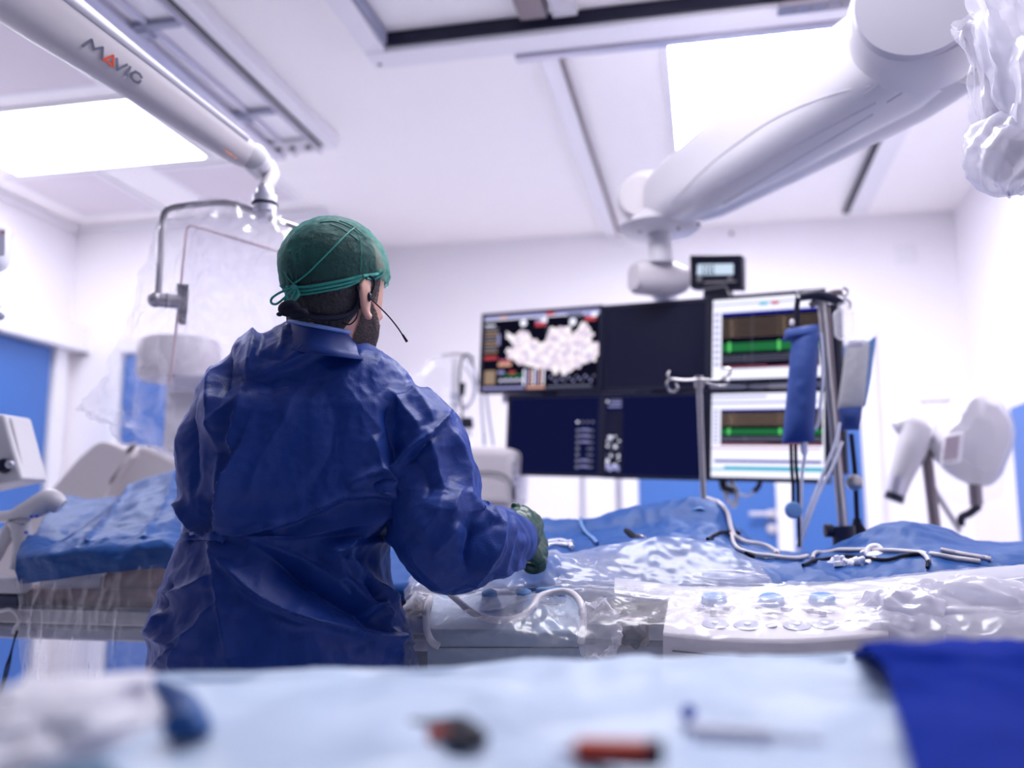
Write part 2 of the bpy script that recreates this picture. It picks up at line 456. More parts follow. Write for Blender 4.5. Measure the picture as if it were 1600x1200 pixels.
# cove along the far left ceiling edge
struct(MB().box((XL + .02, 2.0, H - .02), (.04, 5.6, .04)).build('trim_3', M['trim'], bevel=.01), 'white cove along the left ceiling edge')
struct(MB().box(((XL + XJ) / 2, YLB - .02, H - .02), (XJ - XL, .04, .04)).build('trim_4', M['trim'], bevel=.01), 'white cove along the recess ceiling edge')

# ------------------------------------------------------------------ suspension arm for the shield (upper left)
def loft_arm(mb, A, B, side, prof, mi=0, n=20, e=3.5):
    """rounded-box loft from A to B; prof = [(t, half_up, half_side)]"""
    ax = (B - A).normalized(); s = side.normalized(); s = (s - ax * s.dot(ax)).normalized(); u = s.cross(ax)
    rows = []
    for (t, hu, hs, *off) in prof:
        c = A.lerp(B, t) + u * (off[0] if off else 0); row = []
        for k in range(n):
            an = 2 * math.pi * (k + .5) / n; ca, sa = math.cos(an), math.sin(an)
            rr = (abs(ca) ** e + abs(sa) ** e) ** (-1 / e)
            row.append(c + s * (ca * rr * hs) + u * (sa * rr * hu))
        rows.append(row)
    o = len(mb.v)
    mb.grid(rows, mi, closed=True)
    mb.add(rows[0], [tuple(range(n - 1, -1, -1))], mi); mb.add(rows[-1], [tuple(range(n))], mi)
    return u, s, ax
YJ = 2.02
J = at(404, 256, YJ)
A0 = at(-130, -125, 1.25)
t = thing('shield_support_arm', 'long white ceiling arm with printed maker name, upper left, holding the draped shield', 'arm', J)
mb = MB()
u, s, ax = loft_arm(mb, A0, J, WH, [(0, .075, .05), (.3, .066, .048), (.55, .052, .044), (.75, .044, .04), (.93, .036, .036), (.99, .026, .03)])
mb.build('spring_arm', M['cream'], t, bevel=0, angle=50)
mb = MB(); loft_arm(mb, A0 - u * .045 - WH * .03, A0.lerp(J, .93) - u * .026 - WH * .02, WH, [(0, .018, .04), (1, .011, .025)]); mb.build('lower_cover', M['lens'], t)
c = MB().lathe(J - WH * .062, WH, [(0, .012), (.004, .028), (.010, .034), (.05, .035), (.10, .03)], n=36); c.build('elbow_joint', M['white'], t)
top = at(416, 268, YJ); zj = at(416, 300, YJ).z
c = MB().lathe(Vector((top.x, top.y, at(416, 345, YJ).z)), (0, 0, 1), [(0, .018), (.012, .022), (.02, .022), (.022, .030), (.065, .030), (.067, .021), (.085, .021), (.09, .018)])
c.build('swivel_post', M['alu'], t)
MB().tube([Vector((top.x, top.y, at(416, 345, YJ).z + .085)), at(425, 272, YJ + .02), at(418, 256, YJ + .02)], [.018, .019, .018], 16, steps=10).build('fork', M['cream'], t)
c = MB().lathe(Vector((top.x, top.y, at(416, 322, YJ).z)), (0, 0, 1), [(0, .031), (.003, .033), (.006, .033), (.009, .031)]); c.build('collar_ring', M['black'], t)
M['letter'] = mat('dark_grey_print', (92, 94, 118), .5)
# maker name as thin raised lettering
def strokes(name, segs, O, ex, ey, w, m, parent, th=.0015):
    mb = MB(); nrm = ex.cross(ey).normalized()
    for seg in segs:
        for (x0_, y0_), (x1_, y1_) in zip(seg[:-1], seg[1:]):
            a_ = O + ex * x0_ + ey * y0_; b_ = O + ex * x1_ + ey * y1_
            d_ = (b_ - a_).normalized(); q = nrm.cross(d_) * w / 2; dd_ = d_ * w * .3
            mb.slab([a_ - dd_ - q, b_ + dd_ - q, b_ + dd_ + q, a_ - dd_ + q], th, nrm)
    return mb.build(name, m, parent, smooth=False)
# letters laid on the camera-side face, following the arm axis
face = -s if s.dot(WH) > 0 else s
def on_arm(x, y):
    # intersection of view ray with the arm's side plane
    P0 = A0 + face * .0475; d = ray(x, y); tt = (P0 - CAM).dot(face) / d.dot(face); return CAM + d * tt
c0 = on_arm(142, 72); c1 = on_arm(214, 122)
ex = (c1 - c0); L_ = ex.length; ex.normalize(); nf = face; ey = nf.cross(ex).normalized(); 
if ey.z < 0: ey = -ey
hgt = L_ * .17
def LP(x, y): return (x * L_, y * hgt)
dark = [[(-.12, -.5), (-.04, .6), (.07, -.1), (.19, .6), (.27, -.5)], [(.50, .5), (.60, -.5), (.72, .6)], [(.79, .6), (.79, -.5)],
        [(1.07, .35), (1.0, .55), (.92, .5), (.87, .1), (.9, -.35), (.98, -.5), (1.06, -.4), (1.08, -.05)]]
red = [[(.29, -.5), (.42, .55), (.50, -.5), (.40, -.42), (.33, -.4)]]
O = c0 + face * .0008
exx = ex if ex.cross(ey).dot(face) > 0 else ex
for sg in dark: strokes('letter', [[LP(*q) for q in sg]], O, ex, ey, .0052, M['letter'], t)
strokes('red_letter', [[LP(*q) for q in sg] for sg in red], O, ex, ey, .0045, M['redp'], t)
o0 = on_arm(352, 236); strokes('small_mark', [[(0, 0), (.02, 0)], [(.026, 0), (.034, 0)]], o0 + face * .001, ex, ey, .003, mat('orange_mark', (240, 150, 90), .5), t)

# the shield: bent tube, clamp, lead glass pane
YS = 2.02
t = thing('radiation_shield', 'lead glass shield hung from a bent steel tube, wrapped in clear film', 'shield', at(416, 345, YS))
tp = [at(520, 385, YS + .03), at(470, 358, YS + .02), at(430, 344, YS), at(392, 328, YS - .01), at(350, 317, YS - .02), at(285, 322, YS - .03), at(262, 328, YS - .03), at(254, 345, YS - .03), at(251, 400, YS - .03), at(247, 462, YS - .03)]
MB().tube(tp, .0085, 12, steps=60).build('tube_frame', M['steel'], t)
p = at(243, 468, YS - .03); q = at(282, 472, YS + .0)
MB().cyl(p, q, .018).ball(p, .02).build('clamp', M['steel'], t)
MB().cyl(p.lerp(q, .42), p.lerp(q, .48), .0195).build('clamp_ring', M['black'], t)
pl = [at(275, 442, YS + .01), at(296, 444, YS + .01), at(290, 508, YS + .01), at(278, 506, YS + .01)]
MB().slab(pl, .006, WH).build('plate', M['steel'], t, bevel=.003)
for q_ in ((288, 450), (287, 474), (284, 500)): MB().lathe(at(*q_, YS + .005), -WH, [(0, .005), (.004, .004)]).build('screw', M['dsteel'], t)
gp = [at(292, 352, YS + .02), at(500, 412, YS + .06), at(490, 640, YS + .06), at(266, 600, YS + .02)]
MB().slab(gp, .008, WH).build('lead_pane', M['lead'], t, smooth=False)
MB().tube([gp[3], gp[0] + Vector((0, 0, -.01))], .003, 8).tube([gp[0] + Vector((0, 0, -.01)), gp[0] + Vector((.01, 0, 0)), gp[1]], .003, 8).build('pane_edge', M['pinkedge'], t)

def fbm(p, s, o=4):
    return noise.fractal(Vector(p) * s, 1.0, 2.0, o)
def ridge(p, s, o=3):
    v = 0; a_ = 1; p = Vector(p) * s
    for _ in range(o):
        v += a_ * (1 - abs(noise.noise(p)) * 2); p = p * 2.1; a_ *= .5
    return v
def patch(rows, nu, nv, disp=None, wrap=None):
    """smooth surface through rows of control points"""
    R_ = [[Vector(p) for p in r] for r in rows]
    out = []
    cols = [smooth_path(r, nu) for r in R_]
    for j in range(nv + 1):
        tt = (len(R_) - 1) * j / nv
        out.append([crom([c_[i] for c_ in cols], tt) for i in range(nu + 1)])
    if disp:
        res = []
        for j in range(nv + 1):
            row = []
            for i in range(nu + 1):
                a_ = out[j][min(i + 1, nu)] - out[j][max(i - 1, 0)]; b_ = out[min(j + 1, nv)][i] - out[max(j - 1, 0)][i]
                n_ = a_.cross(b_)
                n_ = n_.normalized() if n_.length > 1e-9 else Vector((0, -1, 0))
                if n_.y > 0 and abs(n_.y) > abs(n_.z): n_ = -n_
                if abs(n_.z) >= abs(n_.y) and n_.z < 0: n_ = -n_
                row.append(out[j][i] + n_ * disp(out[j][i], i / nu, j / nv))
            res.append(row)
        out = res
    return out
# clear film bag over the shield
def shd(p, u_, v_): return .022 * ridge((p.x, p.y, p.z * .6), 7, 3) - .02 + .012 * fbm(p, 16)
front = [[at(300, 318, 1.98), at(340, 312, 1.96), at(400, 325, 1.96), at(440, 342, 1.97), at(480, 360, 1.99)],
         [at(245, 350, 1.97), at(320, 360, 1.92), at(400, 380, 1.92), at(450, 400, 1.93), at(520, 400, 1.97)],
         [at(215, 450, 1.97), at(280, 460, 1.90), at(380, 470, 1.90), at(450, 480, 1.92), at(530, 480, 1.97)],
         [at(178, 560, 1.97), at(250, 580, 1.90), at(350, 580, 1.90), at(430, 580, 1.93), at(520, 590, 1.97)],
         [at(125, 635, 1.99), at(200, 660, 1.93), at(290, 700, 1.92), at(380, 700, 1.94), at(480, 700, 1.98)],
         [at(128, 630, 2.01), at(205, 690, 1.98), at(276, 722, 1.97), at(360, 740, 1.98), at(460, 740, 2.0)]]
back = [[p + Vector((0, .14 if 0 < k < 5 else .03, 0)) for p in r] for k, r in enumerate(front)]
t = thing('shield_cover', 'clear crinkled film bag draped over the shield beside the capped person', 'plastic cover', at(300, 600, 1.98))
MB().grid(patch(front, 70, 90, shd)).build('front_film', M['film'], t)
MB().grid(patch(back, 40, 50, shd)).build('back_film', M['film_thin'], t)

# ------------------------------------------------------------------ monitor suspension arm
YA, YE = 3.15, 2.02
Aj = at(1004, 316, YA); Ej = at(1428, 40, YE)
t = thing('ceiling_boom', 'large white ceiling arm with round caps reaching down to the monitors', 'arm', Ej)
side = WH.copy()
mb = MB()
u, s, ax = loft_arm(mb, at(1020, 322, YA + .04), at(1436, 62, YE + .12), side, [(0, .085, .07), (.1, .105, .08), (.3, .125, .09), (.55, .135, .10), (.8, .135, .11), (.93, .135, .12), (1.0, .12, .12)], n=32, e=3.0)
mb.build('arm_shell', M['white'], t, angle=60)
mb = MB(); loft_arm(mb, at(1085, 332, YA + .02), at(1500, 96, YE + .12), side, [(0, .03, .05), (.1, .045, .06), (.5, .055, .075), (.85, .062, .09), (1, .05, .08)], n=24, e=4); mb.build('lower_cover', M['white'], t, angle=60)
# curved seam, hook-ended grooves
sm = [at(1050, 322, YA - .12), at(1085, 282, 2.92), at(1150, 225, 2.70), at(1230, 175, 2.48), at(1320, 145, 2.28), at(1400, 135, 2.12)]
def groove(name, pxs, m='lens', r=.003, off=0.0):
    d0 = []
    # drop view points onto the arm shell by ray casting
    for (x, y) in pxs:
        h = cast([x_ for x_ in t.children], x, y)
        if h is not None: d0.append(h[0] + h[1] * off)
    if len(d0) > 1: return MB().tube(d0, r, 8, steps=len(d0) * 6).build(name, M[m], t)
def cast(objs, x, y):
    best = None; d = ray(x, y).normalized()
    for o in objs:
        if o.name not in BV:
            me = o.data
            BV[o.name] = BVHTree.FromPolygons([v.co.copy() for v in me.vertices], [tuple(p.vertices) for p in me.polygons])
        h = BV[o.name].ray_cast(CAM, d)
        if h[0] is not None and (best is None or h[3] < best[2]): best = (h[0], h[1] if h[1].dot(d) < 0 else -h[1], h[3])
    return best
BV = {}
def hook(p, q, n=8):
    return [(p[0] + (q[0] - p[0]) * k / n, p[1] + (q[1] - p[1]) * k / n) for k in range(n + 1)]
groove('seam_line', hook((1050, 318), (1090, 275)) + [(1120, 248), (1160, 218), (1205, 188), (1260, 162), (1320, 142), (1360, 135)], 'lens', .0022)
groove('groove', hook((1350, 148), (1442, 84)) + [(1450, 82), (1452, 88)], 'lens', .0022)
groove('groove', hook((1386, 160), (1478, 102)) + [(1486, 101), (1488, 106)], 'lens', .0022)
groove('groove', hook((1120, 292), (1370, 160), 20), 'lens', .002)
groove('groove', hook((1130, 318), (1365, 178), 20), 'lens', .002)
# shoulder cap and elbow cap
ca_ = (-WH * .92 - RGT * .38).normalized()
c = MB().lathe(at(1440, 36, YE + .08), ca_, [(-.02, .16), (.05, .16), (.10, .15), (.115, .142)], n=48); c.build('shoulder_drum', M['white'], t)
c = MB().lathe(at(1432, 34, YE + .05), ca_, [(.06, .131), (.09, .131), (.10, .128)], n=48); c.build('shoulder_cap', M['lens'], t, angle=30)
c = MB().lathe(at(1012, 316, YA + .05), ca_, [(-.12, .07), (-.02, .096), (.06, .096), (.075, .09)], n=40); c.build('elbow_drum', M['white'], t)
c = MB().lathe(at(1008, 315, YA + .02), ca_, [(.04, .078), (.065, .078), (.075, .072)], n=40); c.build('elbow_cap', M['cream'], t, angle=30)
# upper link going on to the ceiling
mb = MB(); loft_arm(mb, at(1452, 60, YE + .12), at(1560, -40, YE + .35), side, [(0, .13, .12), (.5, .12, .11), (1, .11, .10)], n=28, e=3); mb.build('upper_link', M['white'], t, angle=60)
top = at(1560, -60, YE + .35); MB().cyl(top - Vector((0, 0, .1)), (top.x, top.y, H), .09, 32).build('ceiling_post', M['white'], t)
# flange, column and housing under the elbow
f = at(1030, 352, YA); 
c = MB().lathe((f.x, f.y, at(1030, 366, YA).z), (0, 0, 1), [(0, .05), (.008, .13), (.02, .145), (.035, .12), (.06, .10), (.09, .06)], n=40); c.build('flange', M['white'], t)
c = MB().lathe((f.x, f.y, at(1030, 412, YA).z), (0, 0, 1), [(0, .045), (.11, .04)], n=24); c.build('column', M['white'], t)
for q_ in ((1000, 361), (1060, 357), (1092, 350)): MB().ball(at(*q_, YA - .12), .006).build('bolt', M['dsteel'], t)
mb = MB(); loft_arm(mb, at(990, 432, YA), at(1066, 440, YA + .10), Vector((0, 1, 0)), [(0, .045, .05), (.1, .058, .06), (.7, .06, .07), (1, .045, .06)], n=24, e=3); mb.build('motor_housing', M['cream'], t, angle=60)
mb = MB(); mb.tube([at(1028, 440, YA + .06), at(1040, 462, YA + .25), at(1046, 480, YA + .42)], [.05, .045, .04], 20, steps=8); mb.build('lower_column', M['white'], t)

# plastic wrapped light handle at the right edge
t = thing('wrapped_lamp_arm', 'hanging arm twisted in white film with a bulging knot, right edge', 'wrapped arm', at(1560, -20, 1.75))
MB().tube([at(1508, 40, 1.80), at(1530, 60, 1.80), at(1552, 130, 1.80), at(1558, 210, 1.80), at(1575, 250, 1.80)], [.012, .02, .022, .02, .03], 16, steps=20).build('inner_rod', M['lens'], t)
def wrapn(p, k): return 1 + .22 * math.sin(k * 5 + p.z * 9) * .5 + .25 * noise.noise(Vector((k * 1.3, p.z * 7, 3)))
def wrapped(name, pts, rad, m, n=40, steps=60, seed=0):
    P = smooth_path(pts, steps); rows = []
    for i, p in enumerate(P):
        tt = (len(rad) - 1) * i / steps; k = min(int(tt), len(rad) - 2); r_ = rad[k] + (rad[k + 1] - rad[k]) * (tt - k)
        row = []
        for a_ in range(n):
            an = 2 * math.pi * a_ / n
            q = 1 + .16 * math.sin(an * 6 + i * .09 + seed) + .35 * noise.noise(Vector((math.cos(an) * 2, math.sin(an) * 2, i * .12 + seed)))
            row.append(p + (RGT * math.cos(an) + WH * math.sin(an)) * r_ * q)
        rows.append(row)
    return MB().grid(rows, closed=True).build(name, M[m], t)
wrapped('film_sleeve', [at(1510, 38, 1.78), at(1530, 50, 1.78), at(1546, 100, 1.77), at(1552, 180, 1.77), at(1562, 235, 1.77)], [.028, .034, .036, .034, .04], 'film_milky')
wrapped('film_skirt', [at(1545, -40, 1.74), at(1575, 40, 1.74), at(1600, 120, 1.74), at(1600, 200, 1.74)], [.04, .05, .05, .03], 'film_dense', seed=4)
rows = []
cK = at(1572, 240, 1.76)
for i in range(50):
    ph = math.pi * i / 49; row = []
    for k in range(70):
        an = 2 * math.pi * k / 70
        d_ = Vector((math.sin(ph) * math.cos(an), math.sin(ph) * math.sin(an), math.cos(ph)))
        r_ = .068 + .014 * ridge(d_, 1.2, 2) * .6 + .005 * math.sin(an * 7 + ph * 6)
        row.append(cK + Vector((d_.x * r_ * .95, d_.y * r_ * .8, d_.z * r_ * 1.0)))
    rows.append(row)
MB().grid(rows, closed=True).build('film_knot', M['film_dense'], t)
m = MB().ball(at(1575, 245, 1.77), (.045, .045, .05)); m.build('lamp_handle', M['cream'], t)

# ------------------------------------------------------------------ monitor bank
def cvec(x, y, z=1.0):   # view direction of a pixel scaled to camera depth z
    return CAM + ray(x, y) * z
P_R = cvec(1290, 450, 3.0)
dirL = -((ray(-1707, 680)) * 1.0)
dirL = ray(-1707, 680).normalized()
P_L = P_R + dirL * 1.34
e1 = -dirL                                   # to the right in the picture
e3 = (Vector((0, 0, 1)) - e1 * e1.z).normalized()
nM = e1.cross(e3)
if nM.dot(CAM - P_R) < 0: nM = -nM           # towards the camera
def onbank(x, y, off=0.0):
    d = ray(x, y); P0 = P_R + nM * off; return CAM + d * ((P0 - CAM).dot(nM) / d.dot(nM))
def ab(x, y):
    q = onbank(x, y) - P_R; return q.dot(e1), q.dot(e3)
def bp(a_, b_, off=0.0): return P_R + e1 * a_ + e3 * b_ + nM * off
M['screen_off'] = mat('dark_screen', (18, 20, 46), 0.25, var=0.05, spec=0.4)
M['scr_dark'] = emis('screen_navy', (16, 20, 58), .66)
M['scr_white'] = emis('screen_white', (226, 226, 246), .82)
M['scr_blk'] = emis('screen_black', (14, 14, 30), .66)
M['scr_tan'] = emis('screen_tan', (150, 128, 112), .66)
M['scr_green'] = emis('screen_green', (34, 108, 62), .66)
M['scr_lgreen'] = emis('screen_light_green', (96, 210, 110), .66)
M['scr_grey'] = emis('screen_grey', (110, 112, 136), .66)
M['scr_pink'] = emis('screen_pink', (186, 100, 124), .66)
M['scr_cyan'] = emis('screen_cyan', (72, 178, 206), .66)
M['scr_blue'] = emis('screen_blue', (30, 40, 150), .66)
M['scr_red'] = emis('screen_red', (190, 74, 84), .66)
M['scr_orange'] = emis('screen_orange', (214, 158, 140), .66)
M['scr_lav'] = emis('screen_lavender', (150, 150, 205), .66)
# mottled pale map for the cardiac model
m = bpy.data.materials.new('screen_model'); m.use_nodes = True; nt = m.node_tree; nt.nodes.clear()
e_ = nt.nodes.new('ShaderNodeEmission'); o_ = nt.nodes.new('ShaderNodeOutputMaterial'); tc = nt.nodes.new('ShaderNodeTexCoord')
n_ = nt.nodes.new('ShaderNodeTexNoise'); n_.inputs['Scale'].default_value = 42; n_.inputs['Detail'].default_value = 3
cr = nt.nodes.new('ShaderNodeValToRGB'); cr.color_ramp.elements[0].position = .36; cr.color_ramp.elements[0].color = lin((206, 196, 226)) + (1,)
cr.color_ramp.elements[1].position = .6; cr.color_ramp.elements[1].color = lin((250, 244, 252)) + (1,)
k = cr.color_ramp.elements.new(.47); k.color = lin((232, 214, 228)) + (1,)
nt.links.new(tc.outputs['Object'], n_.inputs['Vector']); nt.links.new(n_.outputs['Fac'], cr.inputs[0]); nt.links.new(cr.outputs[0], e_.inputs[0]); e_.inputs[1].default_value = .7; nt.links.new(e_.outputs[0], o_.inputs[0])
M['scr_model'] = m

bank = thing('monitor_bank', 'dark back frame carrying the six wall of monitors under the ceiling arm', 'monitor frame', bp(-.6, -.3, -.1))
bank['label'] = 'dark carrier frame behind the six monitors, hung from the white ceiling arm'
for (x, y0_, y1_) in ((850, 500, 735), (1022, 490, 735), (1200, 480, 730)):
    mb = MB()
    a_, b0 = ab(x, y0_); _, b1 = ab(x, y1_)
    q = [bp(a_ - .03, b0, -.06), bp(a_ + .03, b0, -.06), bp(a_ + .03, b1, -.06), bp(a_ - .03, b1, -.06)]
    mb.slab(q, .03, -nM).build('upright', M['black'], bank)
mb = MB(); a0, b0 = ab(770, 618); a1, b1 = ab(1285, 600)
mb.slab([bp(a0, b0 - .02, -.075), bp(a1, b0 - .02, -.075), bp(a1, b0 + .03, -.075), bp(a0, b0 + .03, -.075)], .03, -nM)
mb.build('crossbar', M['alu'], bank)
mb = MB().tube([bp(*ab(1036, 470), -.16), bp(*ab(1040, 520), -.14), bp(*ab(1040, 600), -.11)], .035, 16, steps=12); mb.build('hanger', M['white'], bank)
mb = MB().tube([bp(*ab(1296, 470), -.07), bp(*ab(1306, 740), -.07)], .028, 12); mb.build('side_post', M['black'], bank)
mb = MB()
a_, b_ = ab(1120, 752); mb.tube([bp(a_, b_ + .02, -.05), bp(a_ + .01, b_ - .02, -.05), bp(a_ + .05, b_ - .03, -.05)], .015, 10); mb.build('cable_clip', M['black'], bank)

def monitor(quad, label, content, off=0.0, th=.045, bez=6, lit=True):
    """quad: outer corners in the picture TL TR BR BL, mapped to a rectangle on the bank"""
    A_ = [ab(*q) for q in quad]
    a0 = (A_[0][0] + A_[3][0]) / 2; a1 = (A_[1][0] + A_[2][0]) / 2; b1 = (A_[0][1] + A_[1][1]) / 2; b0 = (A_[2][1] + A_[3][1]) / 2
    t = thing('monitor', label, 'monitor', bp((a0 + a1) / 2, b0, off - th / 2))
    R = lambda x0, y0, x1, y1, z, thk: [bp(x0, y0, z), bp(x1, y0, z), bp(x1, y1, z), bp(x0, y1, z)]
    MB().slab(R(a0, b0, a1, b1, off, 0), th, -nM).build('casing', M['black'], t, bevel=.004)
    bz = .013
    x0, x1, y0, y1 = a0 + bz, a1 - bz, b0 + bz, b1 - bz
    fr = MB()
    for (u0, v0, u1, v1) in ((a0, b0, a1, y0), (a0, y1, a1, b1), (a0, y0, x0, y1), (x1, y0, a1, y1)):
        fr.slab(R(u0, v0, u1, v1, off, 0), .004, nM)
    fr.build('bezel', M['black'], t, smooth=False)
    mats = []; mb = MB()
    def mi(name):
        if M[name] not in mats: mats.append(M[name])
        return mats.index(M[name])
    W_, H_ = x1 - x0, y1 - y0
    lay = [0]
    def rect(u0, v0, u1, v1, m_, z=None):
        lay[0] += 1
        z = off + .0006 + lay[0] * .000012 if z is None else z
        mb.add([bp(x0 + W_ * u0, y1 - H_ * v0, z), bp(x0 + W_ * u0, y1 - H_ * v1, z), bp(x0 + W_ * u1, y1 - H_ * v1, z), bp(x0 + W_ * u1, y1 - H_ * v0, z)], [(0, 1, 2, 3)], mi(m_))
    def poly(pts, m_):
        lay[0] += 1
        z = off + .0006 + lay[0] * .000012
        vs = [bp(x0 + W_ * u_, y1 - H_ * v_, z) for u_, v_ in pts]
        mb.add(vs, [tuple(range(len(vs)))], mi(m_))
    def line(pts, w_, m_):
        for (p0, p1) in zip(pts[:-1], pts[1:]):
            dx, dy = (p1[0] - p0[0]) * W_, (p1[1] - p0[1]) * H_; L = math.hypot(dx, dy) or 1
            nx, ny = -dy / L * w_ / 2 / W_, dx / L * w_ / 2 / H_
            poly([(p0[0] + nx, p0[1] + ny), (p1[0] + nx, p1[1] + ny), (p1[0] - nx, p1[1] - ny), (p0[0] - nx, p0[1] - ny)], m_)
    content(rect, poly, line)
    o = mb.build('display', mats, t, smooth=False)
    return t

def c_map(rect, poly, line):
    rect(0, 0, 1, 1, 'scr_blk')
    rect(0, 0, 1, .05, 'scr_lav'); rect(.14, .01, .2, .06, 'scr_orange'); rect(.55, .0, .62, .05, 'scr_red'); rect(.0, .045, 1, .06, 'scr_white')
    def Z(x, y): return ((x - 55) / 480, (y - 300) / 305)
    random.seed(4)
    for (x, y) in ((160, 390), (165, 442), (200, 398), (215, 500), (280, 412), (290, 520), (345, 372), (412, 372), (400, 545), (440, 392), (458, 522), (508, 400), (518, 500), (533, 440), (480, 360), (172, 470), (365, 540), (240, 384)):
        r_ = 7 + 6 * random.random(); poly([Z(x + r_ * math.cos(k * .7), y + r_ * math.sin(k * .7)) for k in range(9)], 'scr_model')
    poly([Z(*q) for q in ((150, 365), (188, 388), (215, 366), (245, 372), (262, 402), (300, 422), (318, 418), (330, 470), (325, 528), (260, 515), (205, 500), (170, 470), (150, 448), (190, 432), (165, 400))], 'scr_model')
    poly([Z(*q) for q in ((318, 418), (332, 378), (378, 360), (405, 366), (432, 396), (448, 380), (466, 345), (500, 376), (506, 430), (533, 432), (536, 482), (500, 508), (455, 520), (425, 545), (390, 540), (325, 528), (330, 470))], 'scr_model')
    for (x, y, w_, h_) in ((205, 398, 10, 14), (345, 400, 14, 12), (438, 460, 12, 16), (470, 440, 8, 22), (300, 470, 10, 10), (380, 430, 10, 14), (488, 470, 8, 14)):
        a = Z(x, y); b = Z(x + w_, y + h_); poly([(a[0], a[1]), (b[0], a[1] + .01), (b[0] - .005, b[1]), (a[0] + .004, b[1] - .01)], 'scr_lav')
    for k in range(8):
        rect(.01, .16 + k * .045, .13, .185 + k * .045, 'scr_tan' if k % 3 else 'scr_grey')
    rect(.01, .55, .13, .59, 'scr_red'); rect(.14, .64, .26, .69, 'scr_orange'); rect(.15, .60, .25, .63, 'scr_pink')
    rect(.02, .74, .12, .93, 'scr_tan'); rect(.14, .75, .2, .79, 'scr_lav'); rect(.2, .80, .36, .83, 'scr_green'); rect(.24, .76, .30, .79, 'scr_red')
    for k in range(9): rect(.16 + k * .024, .86, .176 + k * .024, .90, 'scr_lav' if k % 2 else 'scr_white')
    for k in range(7): rect(.37 + k * .028, .74, .385 + k * .028, .95, ('scr_white', 'scr_lav', 'scr_orange')[k % 3])
    for k in range(16): rect(.6 + k * .024, .84 + .03 * (k % 3), .615 + k * .024, .87 + .03 * (k % 3), 'scr_grey' if k % 2 else 'scr_lav')
    rect(.4, .965, .56, 1, 'scr_orange'); rect(0, .965, .38, .995, 'scr_lav'); rect(.58, .97, .95, .99, 'scr_grey')
    for (u_, v_) in ((.355, .12), (.78, .15)):
        poly([(u_ + .03 * math.cos(k * .6283), v_ + .05 * math.sin(k * .6283)) for k in range(10)], 'scr_white')
    for (u_, v_) in ((.46, .08), (.88, .05)):
        rect(u_, v_, u_ + .09, v_ + .04, 'scr_lav'); rect(u_, v_ + .04, u_ + .09, v_ + .10, 'scr_red'); rect(u_ + .05, v_ - .01, u_ + .10, v_ + .05, 'scr_white')
    rect(.56, .06, .564, .4, 'scr_grey'); rect(.73, .03, .86, .09, 'scr_grey')
    rect(.13, .25, .15, .4, 'scr_lav'); rect(.01, .12, .1, .14, 'scr_white')
def c_off(rect, poly, line):
    rect(0, 0, 1, 1, 'screen_off')
def c_fl(rect, poly, line, left=True):
    rect(0, 0, 1, 1, 'scr_dark')
    rnd = random.Random(3 if left else 9)
    if left:
        for k in range(4): rect(.76 + k * .055, .315, .785 + k * .055, .345, 'scr_white' if k == 0 else 'scr_grey')
        for v_ in (.42, .50, .58, .66, .74, .82, .9):
            rect(.76, v_, .80, v_ + .04, 'scr_grey'); rect(.88, v_ + .01, .95, v_ + .03, 'scr_grey')
            if rnd.random() < .6: rect(.81, v_, .9, v_ + .02, 'scr_lav')
    else:
        rect(.01, .04, .03, .07, 'scr_white'); rect(.05, .03, .17, .045, 'scr_grey'); rect(.05, .06, .17, .08, 'scr_lav'); rect(.03, .11, .17, .13, 'scr_lav')
        rect(.0, .18, .19, .98, 'screen_off')
        for v_ in (.5, .56, .62, .68, .74, .80, .86, .92):
            for u_ in (.02, .06, .10, .14):
                if rnd.random() < .7: rect(u_, v_, u_ + .012 + rnd.random() * .022, v_ + .015 + rnd.random() * .03, 'scr_white' if rnd.random() < .4 else 'scr_grey')
        rect(.04, .5, .07, .54, 'scr_white'); rect(.02, .88, .16, .94, 'scr_lav')
